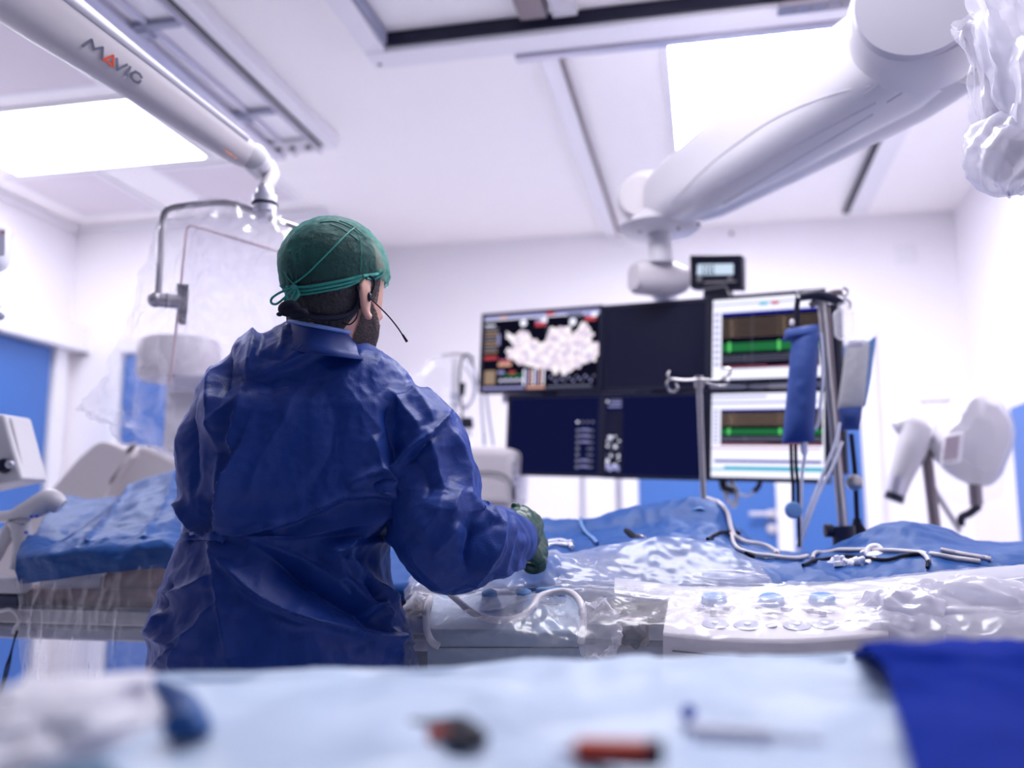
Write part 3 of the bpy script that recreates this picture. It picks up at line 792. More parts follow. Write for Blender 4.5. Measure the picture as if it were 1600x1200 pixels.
def ecg(rect, poly, line, bottom=False):
    rect(0, 0, 1, 1, 'scr_white')
    L_, R_ = .085, .985
    if not bottom:
        y0, y1 = .17, .87
        rect(.0, .06, .94, .075, 'scr_lav'); rect(.44, .06, .52, .10, 'scr_cyan'); rect(.55, .06, .62, .10, 'scr_red')
    else:
        y0, y1 = .19, .62
        rect(0, .10, .95, .12, 'scr_lav'); rect(.0, .03, .5, .05, 'scr_lav')
    for k in range(9): rect(.015, y0 + (y1 - y0) * k / 9, .065, y0 + (y1 - y0) * (k + .45) / 9, 'scr_lav')
    rect(L_, y0, R_, y1, 'scr_blk')
    D = y1 - y0
    rect(L_, y0, R_, y0 + D * .05, 'scr_blue')
    for k in range(8):
        yy = y0 + D * (.12 + .045 * k); line([(L_, yy), (.2, yy), (.215, yy - .012), (.23, yy + .01), (.24, yy), (.6, yy), (.61, yy - .014), (.625, yy + .01), (.635, yy), (R_, yy)], .0015, 'scr_tan')
    for u_ in ((.17, .205), (.655, .685)): [line([(u_[0] + q_, y0 + D * .12), (u_[0] + q_ + .006, y0 + D * .44)], .0012, 'scr_tan') for q_ in (0, .01, .02)]
    for k in range(5):
        yy = y0 + D * (.56 + .032 * k); line([(L_, yy), (.16, yy), (.17, yy - .01), (.18, yy), (.61, yy), (.62, yy - .012), (.63, yy), (R_, yy)], .0042, 'scr_green')
    rect(L_, y0 + D * .565, R_, y0 + D * .68, 'scr_green'); 
    for u_ in (.15, .61): rect(u_, y0 + D * .53, u_ + .025, y0 + D * .70, 'scr_lgreen')
    for k in range(3):
        yy = y0 + D * (.78 + .045 * k); line([(L_, yy), (.3, yy), (.31, yy - .012), (.32, yy + .008), (.33, yy), (.7, yy - .004), (.71, yy - .016), (.72, yy), (R_, yy)], .0026, 'scr_grey')
    line([(L_, y0 + D * .97), (.5, y0 + D * .96), (.52, y0 + D * .99), (R_, y0 + D * .96)], .003, 'scr_pink')
    if not bottom:
        rect(.375, y0, .378, y1, 'scr_grey')
    else:
        line([(.0, .655), (.97, .655)], .0035, 'scr_pink'); rect(.03, .795, .975, .825, 'scr_blue'); rect(0, .87, 1, .92, 'scr_cyan'); rect(0, .86, .12, .90, 'scr_white')
monitor([(755, 490), (943, 479), (943, 613), (752, 613)], 'top left monitor showing a pale mottled heart model in colour', c_map, off=.012)
monitor([(943, 477), (1108, 466), (1108, 608), (943, 612)], 'top middle monitor with a blank dark screen', c_off)
monitor([(1108, 466), (1289, 449), (1292, 594), (1108, 600)], 'top right monitor with tan and green traces, blue strip of colour chips above', lambda *a_: ecg(*a_))
monitor([(793, 617), (940, 615), (940, 745), (791, 743)], 'bottom left dark monitor with a column of white marks at its right', c_fl)
monitor([(940, 615), (1104, 612), (1104, 752), (940, 746)], 'bottom middle dark monitor with white marks at its left', lambda *a_: c_fl(*a_, left=False))
monitor([(1106, 610), (1293, 606), (1297, 754), (1106, 752)], 'bottom right monitor with traces and a cyan strip below', lambda *a_: ecg(*a_, bottom=True))
# lit strips in the gap between the rows
o = MB(); 
def strip(x0, x1, y, h, m_, nm, lab):
    a0_, b0_ = ab(x0, y); a1_, b1_ = ab(x1, y)
    o = MB().slab([bp(a0_, b0_ - h / 2, -.02), bp(a1_, b0_ - h / 2, -.02), bp(a1_, b0_ + h / 2, -.02), bp(a0_, b0_ + h / 2, -.02)], .012, nM).build(nm, m_, bank, bevel=.002)
    return o
for q in ((943, 992, 611, .013, M['white']), (992, 1018, 610, .010, M['grey']), (1062, 1100, 606, .014, M['white']), (1104, 1165, 604, .014, M['alu']), (1170, 1200, 603, .014, M['alu']), (1200, 1232, 602, .018, M['white']), (1232, 1290, 600, .014, M['alu'])):
    strip(q[0], q[1], q[2], q[3], q[4], 'name_strip', '')
# dose display on top of the bank
t = thing('timer_display', 'small black box with a lit readout standing on top of the monitors', 'display', bp(*ab(1118, 462), .0))
q = [onbank(1078, 460 - 10, -.02), onbank(1160, 451, -.02), onbank(1159, 397, -.02), onbank(1077, 398, -.02)]
MB().slab(q, .05, -nM).build('housing', M['black'], t, bevel=.006, seg=3)
q = [onbank(1089, 430, -.018), onbank(1146, 429, -.018), onbank(1146, 412, -.018), onbank(1090, 413, -.018)]
MB().slab(q, .001, nM).build('readout', emis('lcd', (196, 214, 236), .7), t, smooth=False)
# seven-segment like digits, as blurred in the photo
mb = MB()
for k, x in enumerate((1097, 1103, 1108, 1113)):
    for (ya, yb) in ((415, 420), (422, 427)):
        mb.slab([onbank(x, yb, -.0165), onbank(x + 2.6, yb, -.0165), onbank(x + 2.6, ya, -.0165), onbank(x, ya, -.0165)], .0005, nM)
mb.slab([onbank(1096, 428.4, -.0165), onbank(1118, 428.2, -.0165), onbank(1118, 427.4, -.0165), onbank(1096, 427.6, -.0165)], .0005, nM)
mb.build('digits', M['scr_dark'], t, smooth=False)
for x in (1093, 1141): MB().lathe(onbank(x, 437, -.019), nM, [(0, .009), (.006, .008), (.008, .004)]).build('button', M['steel'], t)
MB().slab([onbank(1100, 443, -.018), onbank(1150, 441, -.018), onbank(1150, 438.5, -.018), onbank(1100, 440.5, -.018)], .002, nM).build('trim_line', M['steel'], t, smooth=False)
mb = MB().slab([onbank(1098, 464, -.02), onbank(1142, 462, -.02), onbank(1140, 449, -.02), onbank(1100, 450, -.02)], .04, -nM)
mb.build('foot', M['black'], t, bevel=.002)
MB().tube([onbank(1099, 452, .0), onbank(1134, 447, .0), onbank(1141, 462, .0)], .0035, 8).build('clip', M['steel'], t)
# bundle of hanging cables under the bank
t = thing('cable_bundle', 'loop of pale cables hanging below the right monitors', 'cable', onbank(1160, 760, -.05))
for k, pts in enumerate(([(1130, 750), (1133, 775), (1143, 788), (1150, 775), (1146, 754)], [(1134, 750), (1138, 780), (1148, 792), (1153, 770), (1143, 752)], [(1140, 752), (1155, 772), (1170, 774), (1182, 764), (1187, 752)])):
    MB().tube([onbank(*q, -.06 - .01 * k) for q in pts], .0045, 8, steps=24).build('cable', M['white'], t)
MB().tube([onbank(1188, 750, -.08), onbank(1186, 760, -.08), onbank(1178, 768, -.08)], .009, 8).build('plug', M['black'], t)

# ------------------------------------------------------------------ drip stands and pressure bags
YP = 2.62
t = thing('drip_stand', 'slim steel drip stand with hooks in front of the dark middle monitors', 'drip stand', Vector((at(1100, 780, YP).x, YP, 1.0)))
MB().cyl(at(1092, 592, YP), at(1103.4, 885, YP), .008, 16).build('pole', M['steel'], t)
MB().cyl(at(1092, 588, YP), at(1092, 606, YP), .013, 16).build('hub', M['steel'], t)
for pts in ([(1092, 592), (1070, 594), (1048, 592), (1042, 598), (1044, 608), (1052, 612), (1059, 606), (1056, 599)],
            [(1092, 592), (1118, 594), (1132, 590), (1141, 583), (1139, 576), (1130, 575)],
            [(1048, 592), (1043, 586), (1046, 580)],
            [(1092, 594), (1112, 600), (1128, 603), (1138, 597), (1136, 588)]):
    MB().tube([at(*q, YP + .01 * (k % 3 - 1)) for k, q in enumerate(pts)], .0034, 8, steps=30).build('hook', M['steel'], t)

YP2 = 2.55
t = thing('infusion_stand', 'leaning steel infusion stand with a black top bar at the right of the monitors', 'drip stand', Vector((at(1322, 850, YP2).x, YP2, 1.0)))
MB().cyl(at(1283, 470, YP2), at(1322.5, 885, YP2), .011, 16).build('pole', M['steel'], t)
MB().cyl(at(1293, 480, YP2 + .02), at(1322, 836, YP2 + .02), .006, 12).build('inner_pole', M['dsteel'], t)
MB().tube([at(1250, 464, YP2 - .01), at(1275, 461, YP2 - .01), at(1298, 466, YP2 - .01), at(1318, 474, YP2 - .01)], [.012, .014, .013, .008], 10, steps=12).build('top_bar', M['black'], t)
MB().tube([at(1266, 478, YP2), at(1280, 468, YP2), at(1300, 459, YP2), at(1316, 456, YP2)], [.008, .013, .012, .006], 10, steps=12).build('cross_bar', M['dsteel'], t)
for pts in ([(1254, 466), (1247, 470), (1244, 462), (1247, 455)], [(1312, 460), (1322, 462), (1324, 453), (1317, 450)], [(1318, 466), (1328, 472), (1328, 482)]):
    MB().tube([at(*q, YP2) for q in pts], .0035, 8, steps=16).build('hook', M['steel'], t)
MB().cyl(at(1317, 822, YP2), at(1321, 858, YP2), .030, 20).build('pole_clamp', M['black'], t)
p = at(1300, 829, YP2); MB().lathe(p, RGT, [(-.02, .012), (-.018, .018), (.0, .018), (.004, .008), (.03, .008)]).build('clamp_knob', M['black'], t)

def pillow(q, th, n=26, m=30, puff=.5, pinch=None):
    """q: four corners TL TR BR BL; returns closed puffed grid"""
    q = [Vector(p) for p in q]; nrm = (q[1] - q[0]).cross(q[3] - q[0]).normalized()
    if nrm.dot(CAM - q[0]) < 0: nrm = -nrm
    rows = []
    for j in range(m + 1):
        v_ = j / m; row = []
        l_ = q[0].lerp(q[3], v_); r_ = q[1].lerp(q[2], v_)
        endf = min(1, math.sin(math.pi * min(max(v_, .001), .999)) ** puff)
        for k in range(n):
            an = 2 * math.pi * k / n
            u_ = .5 - .5 * math.cos(an); sgn = math.sin(an)
            p = l_.lerp(r_, u_) + nrm * (sgn * th * endf)
            p = p + nrm * .004 * noise.noise(p * 22) + nrm * .0025 * noise.noise(p * 60)
            row.append(p)
        rows.append(row)
    return rows
YG = 2.48
t = thing('pressure_bag', 'blue cloth pressure bag hanging in front of the right monitors', 'pressure bag', at(1250, 515, YG))
mb = MB(); rows = pillow([at(1237, 528, YG), at(1280, 516, YG), at(1272, 690, YG), at(1222, 694, YG)], .05, 30, 36, .3)
mb.grid(rows, closed=True); mb.add(rows[0], [tuple(range(30))]); mb.add(rows[-1], [tuple(range(30))]); mb.build('sleeve', M['bag'], t)
mb = MB(); rows = pillow([at(1228, 514, YG - .005), at(1279, 506, YG + .005), at(1282, 534, YG + .01), at(1222, 534, YG)], .03, 24, 10, .6); mb.grid(rows, closed=True); mb.build('gathered_top', M['bag'], t)
MB().tube([at(1246, 508, YG), at(1245, 480, YG), at(1247, 466, YG)], .007, 8).build('hanging_strap', M['rubber'], t)
MB().lathe(at(1238, 508, YG), (0, 0, 1), [(0, .006), (.01, .007), (.016, .004)]).build('valve', M['white'], t)
for k, xs in enumerate(((1236, 1239), (1243, 1247))):
    MB().tube([at(xs[0], 695, YG), at(xs[0] + 1, 730, YG), at(xs[1], 760, YG), at(xs[1], 800 if k else 790, YG)], .0045, 8, steps=14).build('hose', M['rubber'], t)
MB().tube([at(1248, 800, YG), at(1249, 855, YG)], .004, 8).build('hose', M['rubber'], t)
c = at(1239, 797, YG - .01); MB().lathe(c, -WH, [(-.006, .020), (.0, .022), (.006, .022), (.010, .018), (.011, .006)]).build('gauge', M['bagcuff'], t)

t = thing('pressure_bag', 'grey and blue pressure bag with its saline pouch, right of the leaning stand', 'pressure bag', at(1338, 530, YP2 + .05))
YH = YP2 + .05
mb = MB(); rows = pillow([at(1322, 540, YH), at(1360, 534, YH), at(1350, 636, YH), at(1308, 640, YH)], .028, 28, 30, .5); mb.grid(rows, closed=True); mb.add(rows[0], [tuple(range(28))]); mb.add(rows[-1], [tuple(range(28))]); mb.build('saline_pouch', M['saline'], t)
mb = MB(); rows = pillow([at(1348, 538, YH + .02), at(1369, 526, YH), at(1352, 634, YH), at(1344, 640, YH + .02)], .022, 20, 24, .4); mb.grid(rows, closed=True); mb.add(rows[0], [tuple(range(20))]); mb.add(rows[-1], [tuple(range(20))]); mb.build('side_fold', M['bagcuff'], t)
mb = MB(); rows = pillow([at(1310, 636, YH), at(1348, 634, YH), at(1343, 672, YH), at(1314, 672, YH)], .03, 24, 16, .6); mb.grid(rows, closed=True); mb.add(rows[0], [tuple(range(24))]); mb.add(rows[-1], [tuple(range(24))]); mb.build('lower_sleeve', M['bag'], t)
mb = MB(); rows = pillow([at(1325, 530, YH), at(1352, 530, YH), at(1354, 543, YH), at(1320, 544, YH)], .02, 20, 8, .6); mb.grid(rows, closed=True); mb.build('top_flap', M['gauze'], t)
MB().tube([at(1330, 678, YH), at(1336, 740, YH), at(1339, 812, YH)], .0065, 10, steps=10).build('hose', M['rubber'], t)
MB().lathe(at(1334, 754, YH - .012), -WH, [(0, .022), (.008, .022), (.012, .016)]).build('gauge', M['steel'], t)
zt = at(1339, 812, YH); MB().lathe((zt.x, zt.y, zt.z - .075), (0, 0, 1), [(0, .016), (.02, .028), (.045, .026), (.065, .012), (.078, .010)]).build('bulb', M['rubber'], t)
# clear drip chamber bottle and white tubing
o = MB().lathe(at(1320, 530, YP2 - .02), (0, 0, 1), [(0, .016), (.01, .026), (.07, .028), (.085, .014), (.10, .012)]).build('saline_bottle', M['film_milky'])
tag(o, 'small clear bottle hanging from the right hook of the leaning stand', 'bottle')
t = thing('infusion_tubing', 'thin white infusion tubes running down from the bags to the drapes', 'tubing', at(1300, 700, YG))
for pts in ([(1258, 696), (1257, 716), (1253, 745), (1252, 790), (1249, 850)], [(1312, 660), (1306, 690), (1282, 750), (1262, 800), (1246, 850)], [(1316, 690), (1300, 730), (1280, 770), (1268, 800), (1254, 840), (1248, 870)], [(1282, 520), (1286, 580), (1280, 650), (1274, 672)]):
    MB().tube([at(*q, YG + .02) for q in pts], .0042, 8, steps=24).build('tube', M['drip'], t)
MB().lathe(at(1257, 712, YG + .0), (0, 0, 1), [(0, .004), (.01, .009), (.04, .009), (.05, .004)]).build('drip_chamber', M['drip'], t)

# ------------------------------------------------------------------ wrapped equipment at the far right
YW = 3.55
t = thing('wrapped_imaging_unit', 'white machine wrapped in pale film with a small screen, far right', 'medical machine', at(1500, 830, YW))
mb = MB(); 
fr = [at(1478, 655, YW), at(1508, 615, YW), at(1560, 640, YW), at(1577, 690, YW), at(1545, 760, YW), at(1490, 742, YW), at(1452, 700, YW)]
c0_ = sum(fr, Vector()) / 7
rows = []
for k, (sc, dy) in enumerate(((.35, -.13), (.75, -.12), (.98, -.07), (1.05, 0), (.95, .08), (.6, .14), (.2, .15))):
    pts = [c0_ + (p - c0_) * sc + Vector((0, dy, 0)) for p in fr]
    row = []
    for i in range(42):
        tt = i / 6; a_ = int(tt); ff = tt - a_
        P_ = [pts[(a_ + d_) % 7] for d_ in (-1, 0, 1, 2)]
        row.append(0.5 * ((2 * P_[1]) + (P_[2] - P_[0]) * ff + (2 * P_[0] - 5 * P_[1] + 4 * P_[2] - P_[3]) * ff * ff + (3 * P_[1] - P_[0] - 3 * P_[2] + P_[3]) * ff ** 3) + Vector((0, 0, .012)) * ridge(pts[a_ % 7] + Vector((i * .1, dy, 0)), 5, 2))
    rows.append(row)
mb.grid(rows, closed=True); mb.add(rows[0], [tuple(range(42))]); mb.build('wrapped_head', M['white'], t)
MB().slab([at(1468, 727, YW - .17), at(1500, 722, YW - .17), at(1505, 675, YW - .17), at(1473, 680, YW - .17)], .01, -WH).build('screen_frame', M['trim'], t, bevel=.004)
MB().slab([at(1473, 720, YW - .185), at(1495, 717, YW - .185), at(1499, 680, YW - .185), at(1477, 684, YW - .185)], .004, -WH).build('small_screen', mat('pale_screen', (176, 160, 172), .3), t, smooth=False)
q = at(1462, 830, YW)
MB().cyl(at(1446, 700, YW), q, .020, 16).build('column', M['dsteel'], t)
MB().cyl(q, (q.x, q.y, .1), .03, 16).build('stand', M['white'], t)
MB().box((q.x, q.y, .06), (.5, .5, .12)).build('base', M['cream'], t, bevel=.02)
MB().cyl(at(1522, 740, YW), at(1526, 790, YW), .022, 16).build('arm_post', M['dsteel'], t)
MB().tube([at(1530, 790, YW), at(1515, 802, YW), at(1503, 808, YW), at(1501, 822, YW)], .014, 12, steps=12).build('joint', M['black'], t)
for (x0, y0_, x1, y1_) in ((1402, 690, 1440, 690), ):
    pass
rows = []
wrp = [at(1412, 685, YW - .05), at(1428, 680, YW - .05)]
MB().tube([at(1432, 668, YW - .04), at(1424, 700, YW - .05), at(1408, 745, YW - .06), at(1402, 775, YW - .06)], [.055, .055, .04, .025], 20, steps=14).build('probe_body', M['white'], t)
MB().tube([at(1405, 745, YW - .07), at(1399, 778, YW - .07)], [.030, .032], 20).build('probe_tip', M['alu'], t)
MB().tube([at(1400, 772, YW - .07), at(1396, 782, YW - .07)], [.033, .034], 20).build('probe_ring', M['black'], t)
MB().tube([at(1400, 672, YW - .03), at(1420, 664, YW - .03), at(1446, 672, YW - .03)], [.03, .045, .03], 16, steps=10).build('probe_cap', M['white'], t)
MB().tube([at(1436, 628, YW), at(1486, 626, YW)], .003, 8).build('thin_rod', M['dsteel'], t)
MB().ball(at(1432, 640, YW), (.04, .03, .03)).ball(at(1448, 648, YW), (.03, .03, .03)).build('bracket', M['film_milky'], t)
MB().tube([at(1445, 740, YW), at(1475, 790, YW), at(1500, 830, YW)], .010, 8, steps=10).build('support_strut', M['white'], t)
def fl(p, u_, v_): return .04 * ridge(p, 3, 3)
rows = [[at(1470, 640, YW - .2), at(1510, 612, YW - .2), at(1565, 645, YW - .18)], [at(1455, 700, YW - .22), at(1510, 690, YW - .24), at(1578, 700, YW - .2)], [at(1470, 780, YW - .2), at(1520, 790, YW - .22), at(1545, 770, YW - .2)]]
MB().grid(patch(rows, 40, 40, fl)).build('film_wrap', M['film_thin'], t)

# ------------------------------------------------------------------ anaesthesia trolley with cables, behind the gowned arm
YC = 3.3
t = thing('ventilator_trolley', 'grey white machine box with slotted corner behind the sleeve, left of the monitors', 'medical machine', at(770, 830, YC))
mb = MB().slab([at(700, 790, YC), at(800, 790, YC), at(806, 700, YC), at(690, 697, YC)], .30, Vector((0, 1, 0)))
mb.build('body', M['cream'], t, bevel=.03, seg=4)
m = MB()
for k in range(4): m.slab([at(801, 728 + 12 * k, YC - .004), at(809, 727 + 12 * k, YC - .004), at(809, 721 + 12 * k, YC - .004), at(801, 722 + 12 * k, YC - .004)], .006, Vector((0, 1, 0)))
m.build('vent_slots', M['grey'], t, bevel=.001)
MB().tube([at(742, 738, YC - .01), at(770, 738, YC - .012), at(790, 744, YC - .012), at(800, 760, YC - .012), at(803, 790, YC - .012)], .003, 8, steps=20).build('cord', M['black'], t)
MB().cyl(at(802, 763, YC - .014), at(803, 780, YC - .014), .007, 10).build('plug', M['black'], t)
MB().slab([at(690, 830, YC), at(795, 830, YC), at(797, 792, YC), at(690, 792, YC)], .28, Vector((0, 1, 0))).build('lower_body', M['grey'], t, bevel=.01)
q = at(742, 830, YC); MB().box((q.x, q.y + .14, (q.z + .02) / 2), (.24, .24, q.z - .02)).build('cabinet', M['cream'], t, bevel=.01)
t = thing('cable_stand', 'pale stand with looped leads and a black plug left of the top left monitor', 'cable stand', at(715, 690, 3.6))
YK = 3.6
q = at(712, 700, YK)
MB().cyl((q.x, q.y, .0), at(712, 560, YK), .016, 12).build('post', M['white'], t)
MB().cyl((q.x, q.y, 0), (q.x, q.y, .04), .22, 28).build('base', M['cream'], t, bevel=.005)
MB().slab([at(704, 634, YK - .03), at(717, 634, YK - .03), at(717, 614, YK - .03), at(704, 614, YK - .03)], .03, WH).build('label_block', M['grey'], t, bevel=.003)
MB().slab([at(700, 700, YK), at(726, 700, YK), at(722, 645, YK), at(698, 646, YK)], .08, WH).build('holder', M['cream'], t, bevel=.01)
MB().tube([at(690, 556, YK), at(712, 553, YK), at(730, 556, YK), at(742, 560, YK)], .005, 8, steps=12).build('top_arm', M['steel'], t)
for k, pts in enumerate(([(722, 680 - 16), (722, 640), (718, 600), (722, 560), (734, 556), (742, 580), (746, 600)], [(726, 640), (738, 625), (744, 600), (740, 575), (728, 560)], [(724, 636), (735, 630), (741, 610), (738, 590), (726, 572)], [(752, 600), (753, 640), (757, 695)], [(760, 615), (764, 650), (771, 696)])):
    MB().tube([at(*q, YK - .04 - .01 * k) for q in pts], .0048, 8, steps=24).build('lead', M['grey' if k else 'rubber'], t)
MB().slab([at(718, 668, YK - .06), at(740, 668, YK - .06), at(738, 652, YK - .06), at(721, 652, YK - .06)], .03, WH).build('connector', M['black'], t, bevel=.006)
MB().tube([at(722, 618, YK - .05), at(724, 598, YK - .05)], .010, 8).build('clip', M['rubber'], t)
for k in range(5): MB().cyl(at(722 + 3.4 * k, 669, YK - .05), at(722 + 3.4 * k, 682, YK - .05), .003, 6).build('pin', M['grey'], t)
MB().cyl(at(756, 676, YK - .06), at(757, 696, YK - .06), .006, 8).build('green_tip', M['greentie'], t)
def fl(p, u_, v_): return .03 * ridge(p, 5, 3)
rows = [[at(655, 590, 3.55), at(690, 555, 3.5), at(712, 560, 3.5)], [at(650, 640, 3.52), at(690, 640, 3.46), at(716, 650, 3.48)], [at(660, 700, 3.55), at(690, 720, 3.5), at(722, 700, 3.5)]]
tag(MB().grid(patch(rows, 30, 30, fl)).build('film_cover', M['film_milky']), 'milky plastic sheet hanging left of the looped leads', 'plastic cover')

# ------------------------------------------------------------------ operating table and what lies on it
ZT = 1.04
tb = thing('operating_table', 'long padded operating table under the blue and clear drapes', 'operating table', (-.1, 2.2, 0))
MB().box((.1, 2.2, .99), (3.7, .62, .05)).build('table_top', M['carbon'], tb, bevel=.01)
MB().box((.1, 2.2, .953), (3.66, .56, .03)).build('under_frame', M['grey'], tb, bevel=.006)
MB().box((.1, 1.885, .995), (3.6, .012, .03)).build('side_rail', M['steel'], tb, bevel=.002)
MB().box((.45, 2.2, .50), (.62, .46, .90)).build('pedestal', M['carbon'], tb, bevel=.02)
MB().box((.45, 2.2, .04), (1.0, .6, .08)).build('foot_plate', M['grey'], tb, bevel=.02)
MB().box((.1, 2.2, 1.035), (3.6, .56, .04)).build('mattress', M['brown'], tb, bevel=.015)
MB().box((.35, 1.95, .80), (2.5, .05, .34)).build('shade_backdrop', M['carbon'], tb, bevel=.01)  # dark board added as a backdrop in place of the shade under the table

def wr(a_=.006, s_=14, b_=.0025, s2=45):
    return lambda p, u_, v_: a_ * (ridge(p, s_, 2) - .6) + b_ * fbm(p, s2)
# body of the draped patient
R1 = [(560, 812), (700, 802), (780, 806), (850, 813), (900, 815), (960, 803), (1010, 791), (1060, 782), (1120, 790), (1150, 826), (1200, 852), (1250, 866), (1320, 868), (1400, 860), (1500, 852), (1640, 848), (1800, 845)]
R2 = [(560, 850), (700, 846), (780, 852), (850, 850), (900, 846), (960, 846), (1010, 848), (1060, 838), (1120, 846), (1150, 856), (1240, 868), (1310, 858), (1350, 834), (1412, 814), (1475, 828), (1540, 850), (1800, 852)]
R3 = [(560, 892), (700, 888), (780, 884), (850, 870), (900, 862), (960, 852), (1010, 845), (1050, 841), (1090, 848), (1150, 864), (1240, 880), (1310, 886), (1350, 884), (1412, 872), (1475, 866), (1600, 862), (1800, 860)]
R4 = [(x, 909) for x in (560, 700, 780, 850, 900, 960, 1010, 1050, 1090, 1150, 1240, 1310, 1350, 1412, 1475, 1600, 1800)]
rows = [[at(x, 886, 2.62) for x, y in R1], [at(x, y, 2.38) for x, y in R1], [at(x, (y + y2) / 2 + 6, 2.27) for (x, y), (x2, y2) in zip(R1, R2)], [at(x, y, 2.15) for x, y in R2], [at(x, y, 1.97) for x, y in R3], [at(x, y, 1.87) for x, y in R4], [at(x, y + 30, 1.86) for x, y in R4]]
o = MB().grid(patch(rows, 260, 110, wr(.007, 9, .003, 30))).build('surgical_drape', M['drape'])
tag(o, 'blue drape in mounds over the patient on the operating table', 'surgical drape')
# lighter drape corner with tie behind the drip stand
rows = [[at(1040, 800, 2.42), at(1075, 779, 2.44), (at(1105, 786, 2.44)), at(1128, 820, 2.42)], [at(1030, 815, 2.33), at(1070, 796, 2.31), at(1105, 800, 2.31), at(1140, 836, 2.33)]]
tag(MB().grid(patch(rows, 30, 14, wr(.004, 18))).build('folded_drape', M['bagcuff'], solid=.002), 'light blue fold of drape at the foot of the slim drip stand', 'surgical drape')

# clear sheet over the near table edge and the control boxes
xs = [632, 652, 690, 760, 820, 862, 885, 960, 1040, 1120, 1200, 1300, 1400, 1500, 1650]
F_1 = [905, 895, 905, 895, 880, 862, 864, 850, 839, 852, 880, 903, 896, 888, 878]
F0 = [925, 906, 922, 905, 884, 867, 874, 898, 909, 914, 916, 913, 905, 896, 882]
F1 = [935, 922, 935, 925, 918, 915, 914, 918, 922, 925, 927, 926, 922, 915, 905]
rows = [[at(x, y, 1.93) for x, y in zip(xs, F_1)], [at(x, y, 1.85) for x, y in zip(xs, F0)], [at(x, y, 1.80) for x, y in zip(xs, F1)],
        [at(x, y + 10, 1.72) for x, y in zip(xs, F1)], [at(x, 975 + 4 * math.sin(x * .03), 1.585) for x in xs], [at(x, 1035, 1.56) for x in xs], [at(x, 1090, 1.57) for x in xs]]
def fr_(p, u_, v_): return .008 * (ridge(p, 10, 3) - .5) * (1 if v_ > .35 else .3) + .002 * fbm(p, 60)
o = MB().grid(patch(rows, 280, 120, fr_)).build('clear_table_drape', M['film_milky'])
tag(o, 'clear plastic sheet hanging over the control boxes along the near table edge', 'plastic sheet')
# milky band along the near edge
B0 = [(960, 903), (1080, 916), (1200, 917), (1300, 913), (1400, 903), (1500, 892), (1660, 877)]
rows = [[at(x, y, 1.845) for x, y in B0], [at(x, y + 14, 1.79) for x, y in B0], [at(x, y + 24 + max(0, (x - 1300) * .012), 1.775) for x, y in B0]]
tag(MB().grid(patch(rows, 120, 16, wr(.002, 12, .001))).build('drape_band', M['film_dense']), 'pale milky strip of drape along the near table edge at right', 'plastic sheet')
# crumpled bundles of film
def bundle(name, c, r, m, lab, seed, sq=(1, .6, 1), amp=.5):
    rows = []
    for i in range(44):
        ph = math.pi * i / 43; row = []
        for k in range(60):
            an = 2 * math.pi * k / 60
            d_ = Vector((math.sin(ph) * math.cos(an), math.sin(ph) * math.sin(an), math.cos(ph)))
            q = 1 + amp * .5 * (ridge(Vector((d_.x * .8 + seed, d_.y, d_.z * 1.3 + d_.x * .5)), 1.3, 2) - .6) + .05 * noise.noise(d_ * 5)
            row.append(c + Vector((d_.x * sq[0], d_.y * sq[1], d_.z * sq[2])) * r * q)
        rows.append(row)
    return tag(MB().grid(rows, closed=True).build(name, M[m]), lab, 'plastic film')
bundle('film_bundle', at(935, 985, 1.62), .045, 'film_milky', 'crumpled clear film bunched between the two control boxes', 2, (.8, .5, 1.1))
bundle('film_bundle', at(1500, 965, 1.66), .12, 'film_dense', 'large crumpled white film bundle right of the control box', 5, (1.25, .35, .5))
bundle('film_bundle', at(1420, 975, 1.64), .075, 'film_dense', 'smaller crumpled film just right of the wide control box', 8, (.9, .5, .7))
bundle('film_bundle', at(1135, 905, 1.88), .05, 'film_milky', 'clear crumpled film lying on the drape above the wide control box', 11, (1.5, .5, .35))

# left control box
M['boxshade'] = mat('shaded_box_plastic', (128, 144, 168), .4)  # shadow on the left box put into its colour as an even blue-grey
def ctrl(nm, lab, xs, yb, yf, ybot, Yb, Yf, sag=0, m_='white'):
    t = thing(nm, lab, 'control box', at((xs[0] + xs[1]) / 2, ybot, Yf))
    n = 24; rb, rt, rf, rr = [], [], [], []
    for i in range(n + 1):
        u_ = i / n; x = xs[0] + (xs[1] - xs[0]) * u_; s_ = sag * math.sin(math.pi * u_)
        ins = 10 * (1 - 2 * u_)
        rb.append(at(x + ins, yb, Yb)); rt.append(at(x, yf + s_, Yf - s_ * .0008)); rf.append(at(x, ybot + s_ * .8, Yf - s_ * .0008)); rr.append(at(x + ins, ybot, Yb))
    mb = MB(); mb.grid([rb, rt, rf, rr, rb]);
    for k in (0, n): mb.add([rb[k], rt[k], rf[k], rr[k]], [(0, 1, 2, 3)])
    mb.build('box', M[m_], t, bevel=.006, angle=35)
    def top(x, f_, lift=0):   # point on the sloped face; f_=0 back, 1 front
        u_ = (x - xs[0]) / (xs[1] - xs[0]) * n; i = max(0, min(int(u_), n - 1)); g = u_ - i
        nrm = (rb[i + 1] - rb[i]).cross(rt[i] - rb[i]).normalized()
        if nrm.z < 0: nrm = -nrm
        return rb[i].lerp(rb[i + 1], g).lerp(rt[i].lerp(rt[i + 1], g), f_) + nrm * lift, nrm
    # seam on the front
    mb = MB().tube([rt[i].lerp(rf[i], .38) + Vector((0, -.001, 0)) for i in range(1, n)], .0013, 6)
    mb.build('seam', M['black'], t)
    return t, top
t, top = ctrl('control_box', 'white control box with loop cable under film, nearest the gowned elbow', (668, 915), 930, 985, 1055, 1.80, 1.62, 0, 'boxshade')
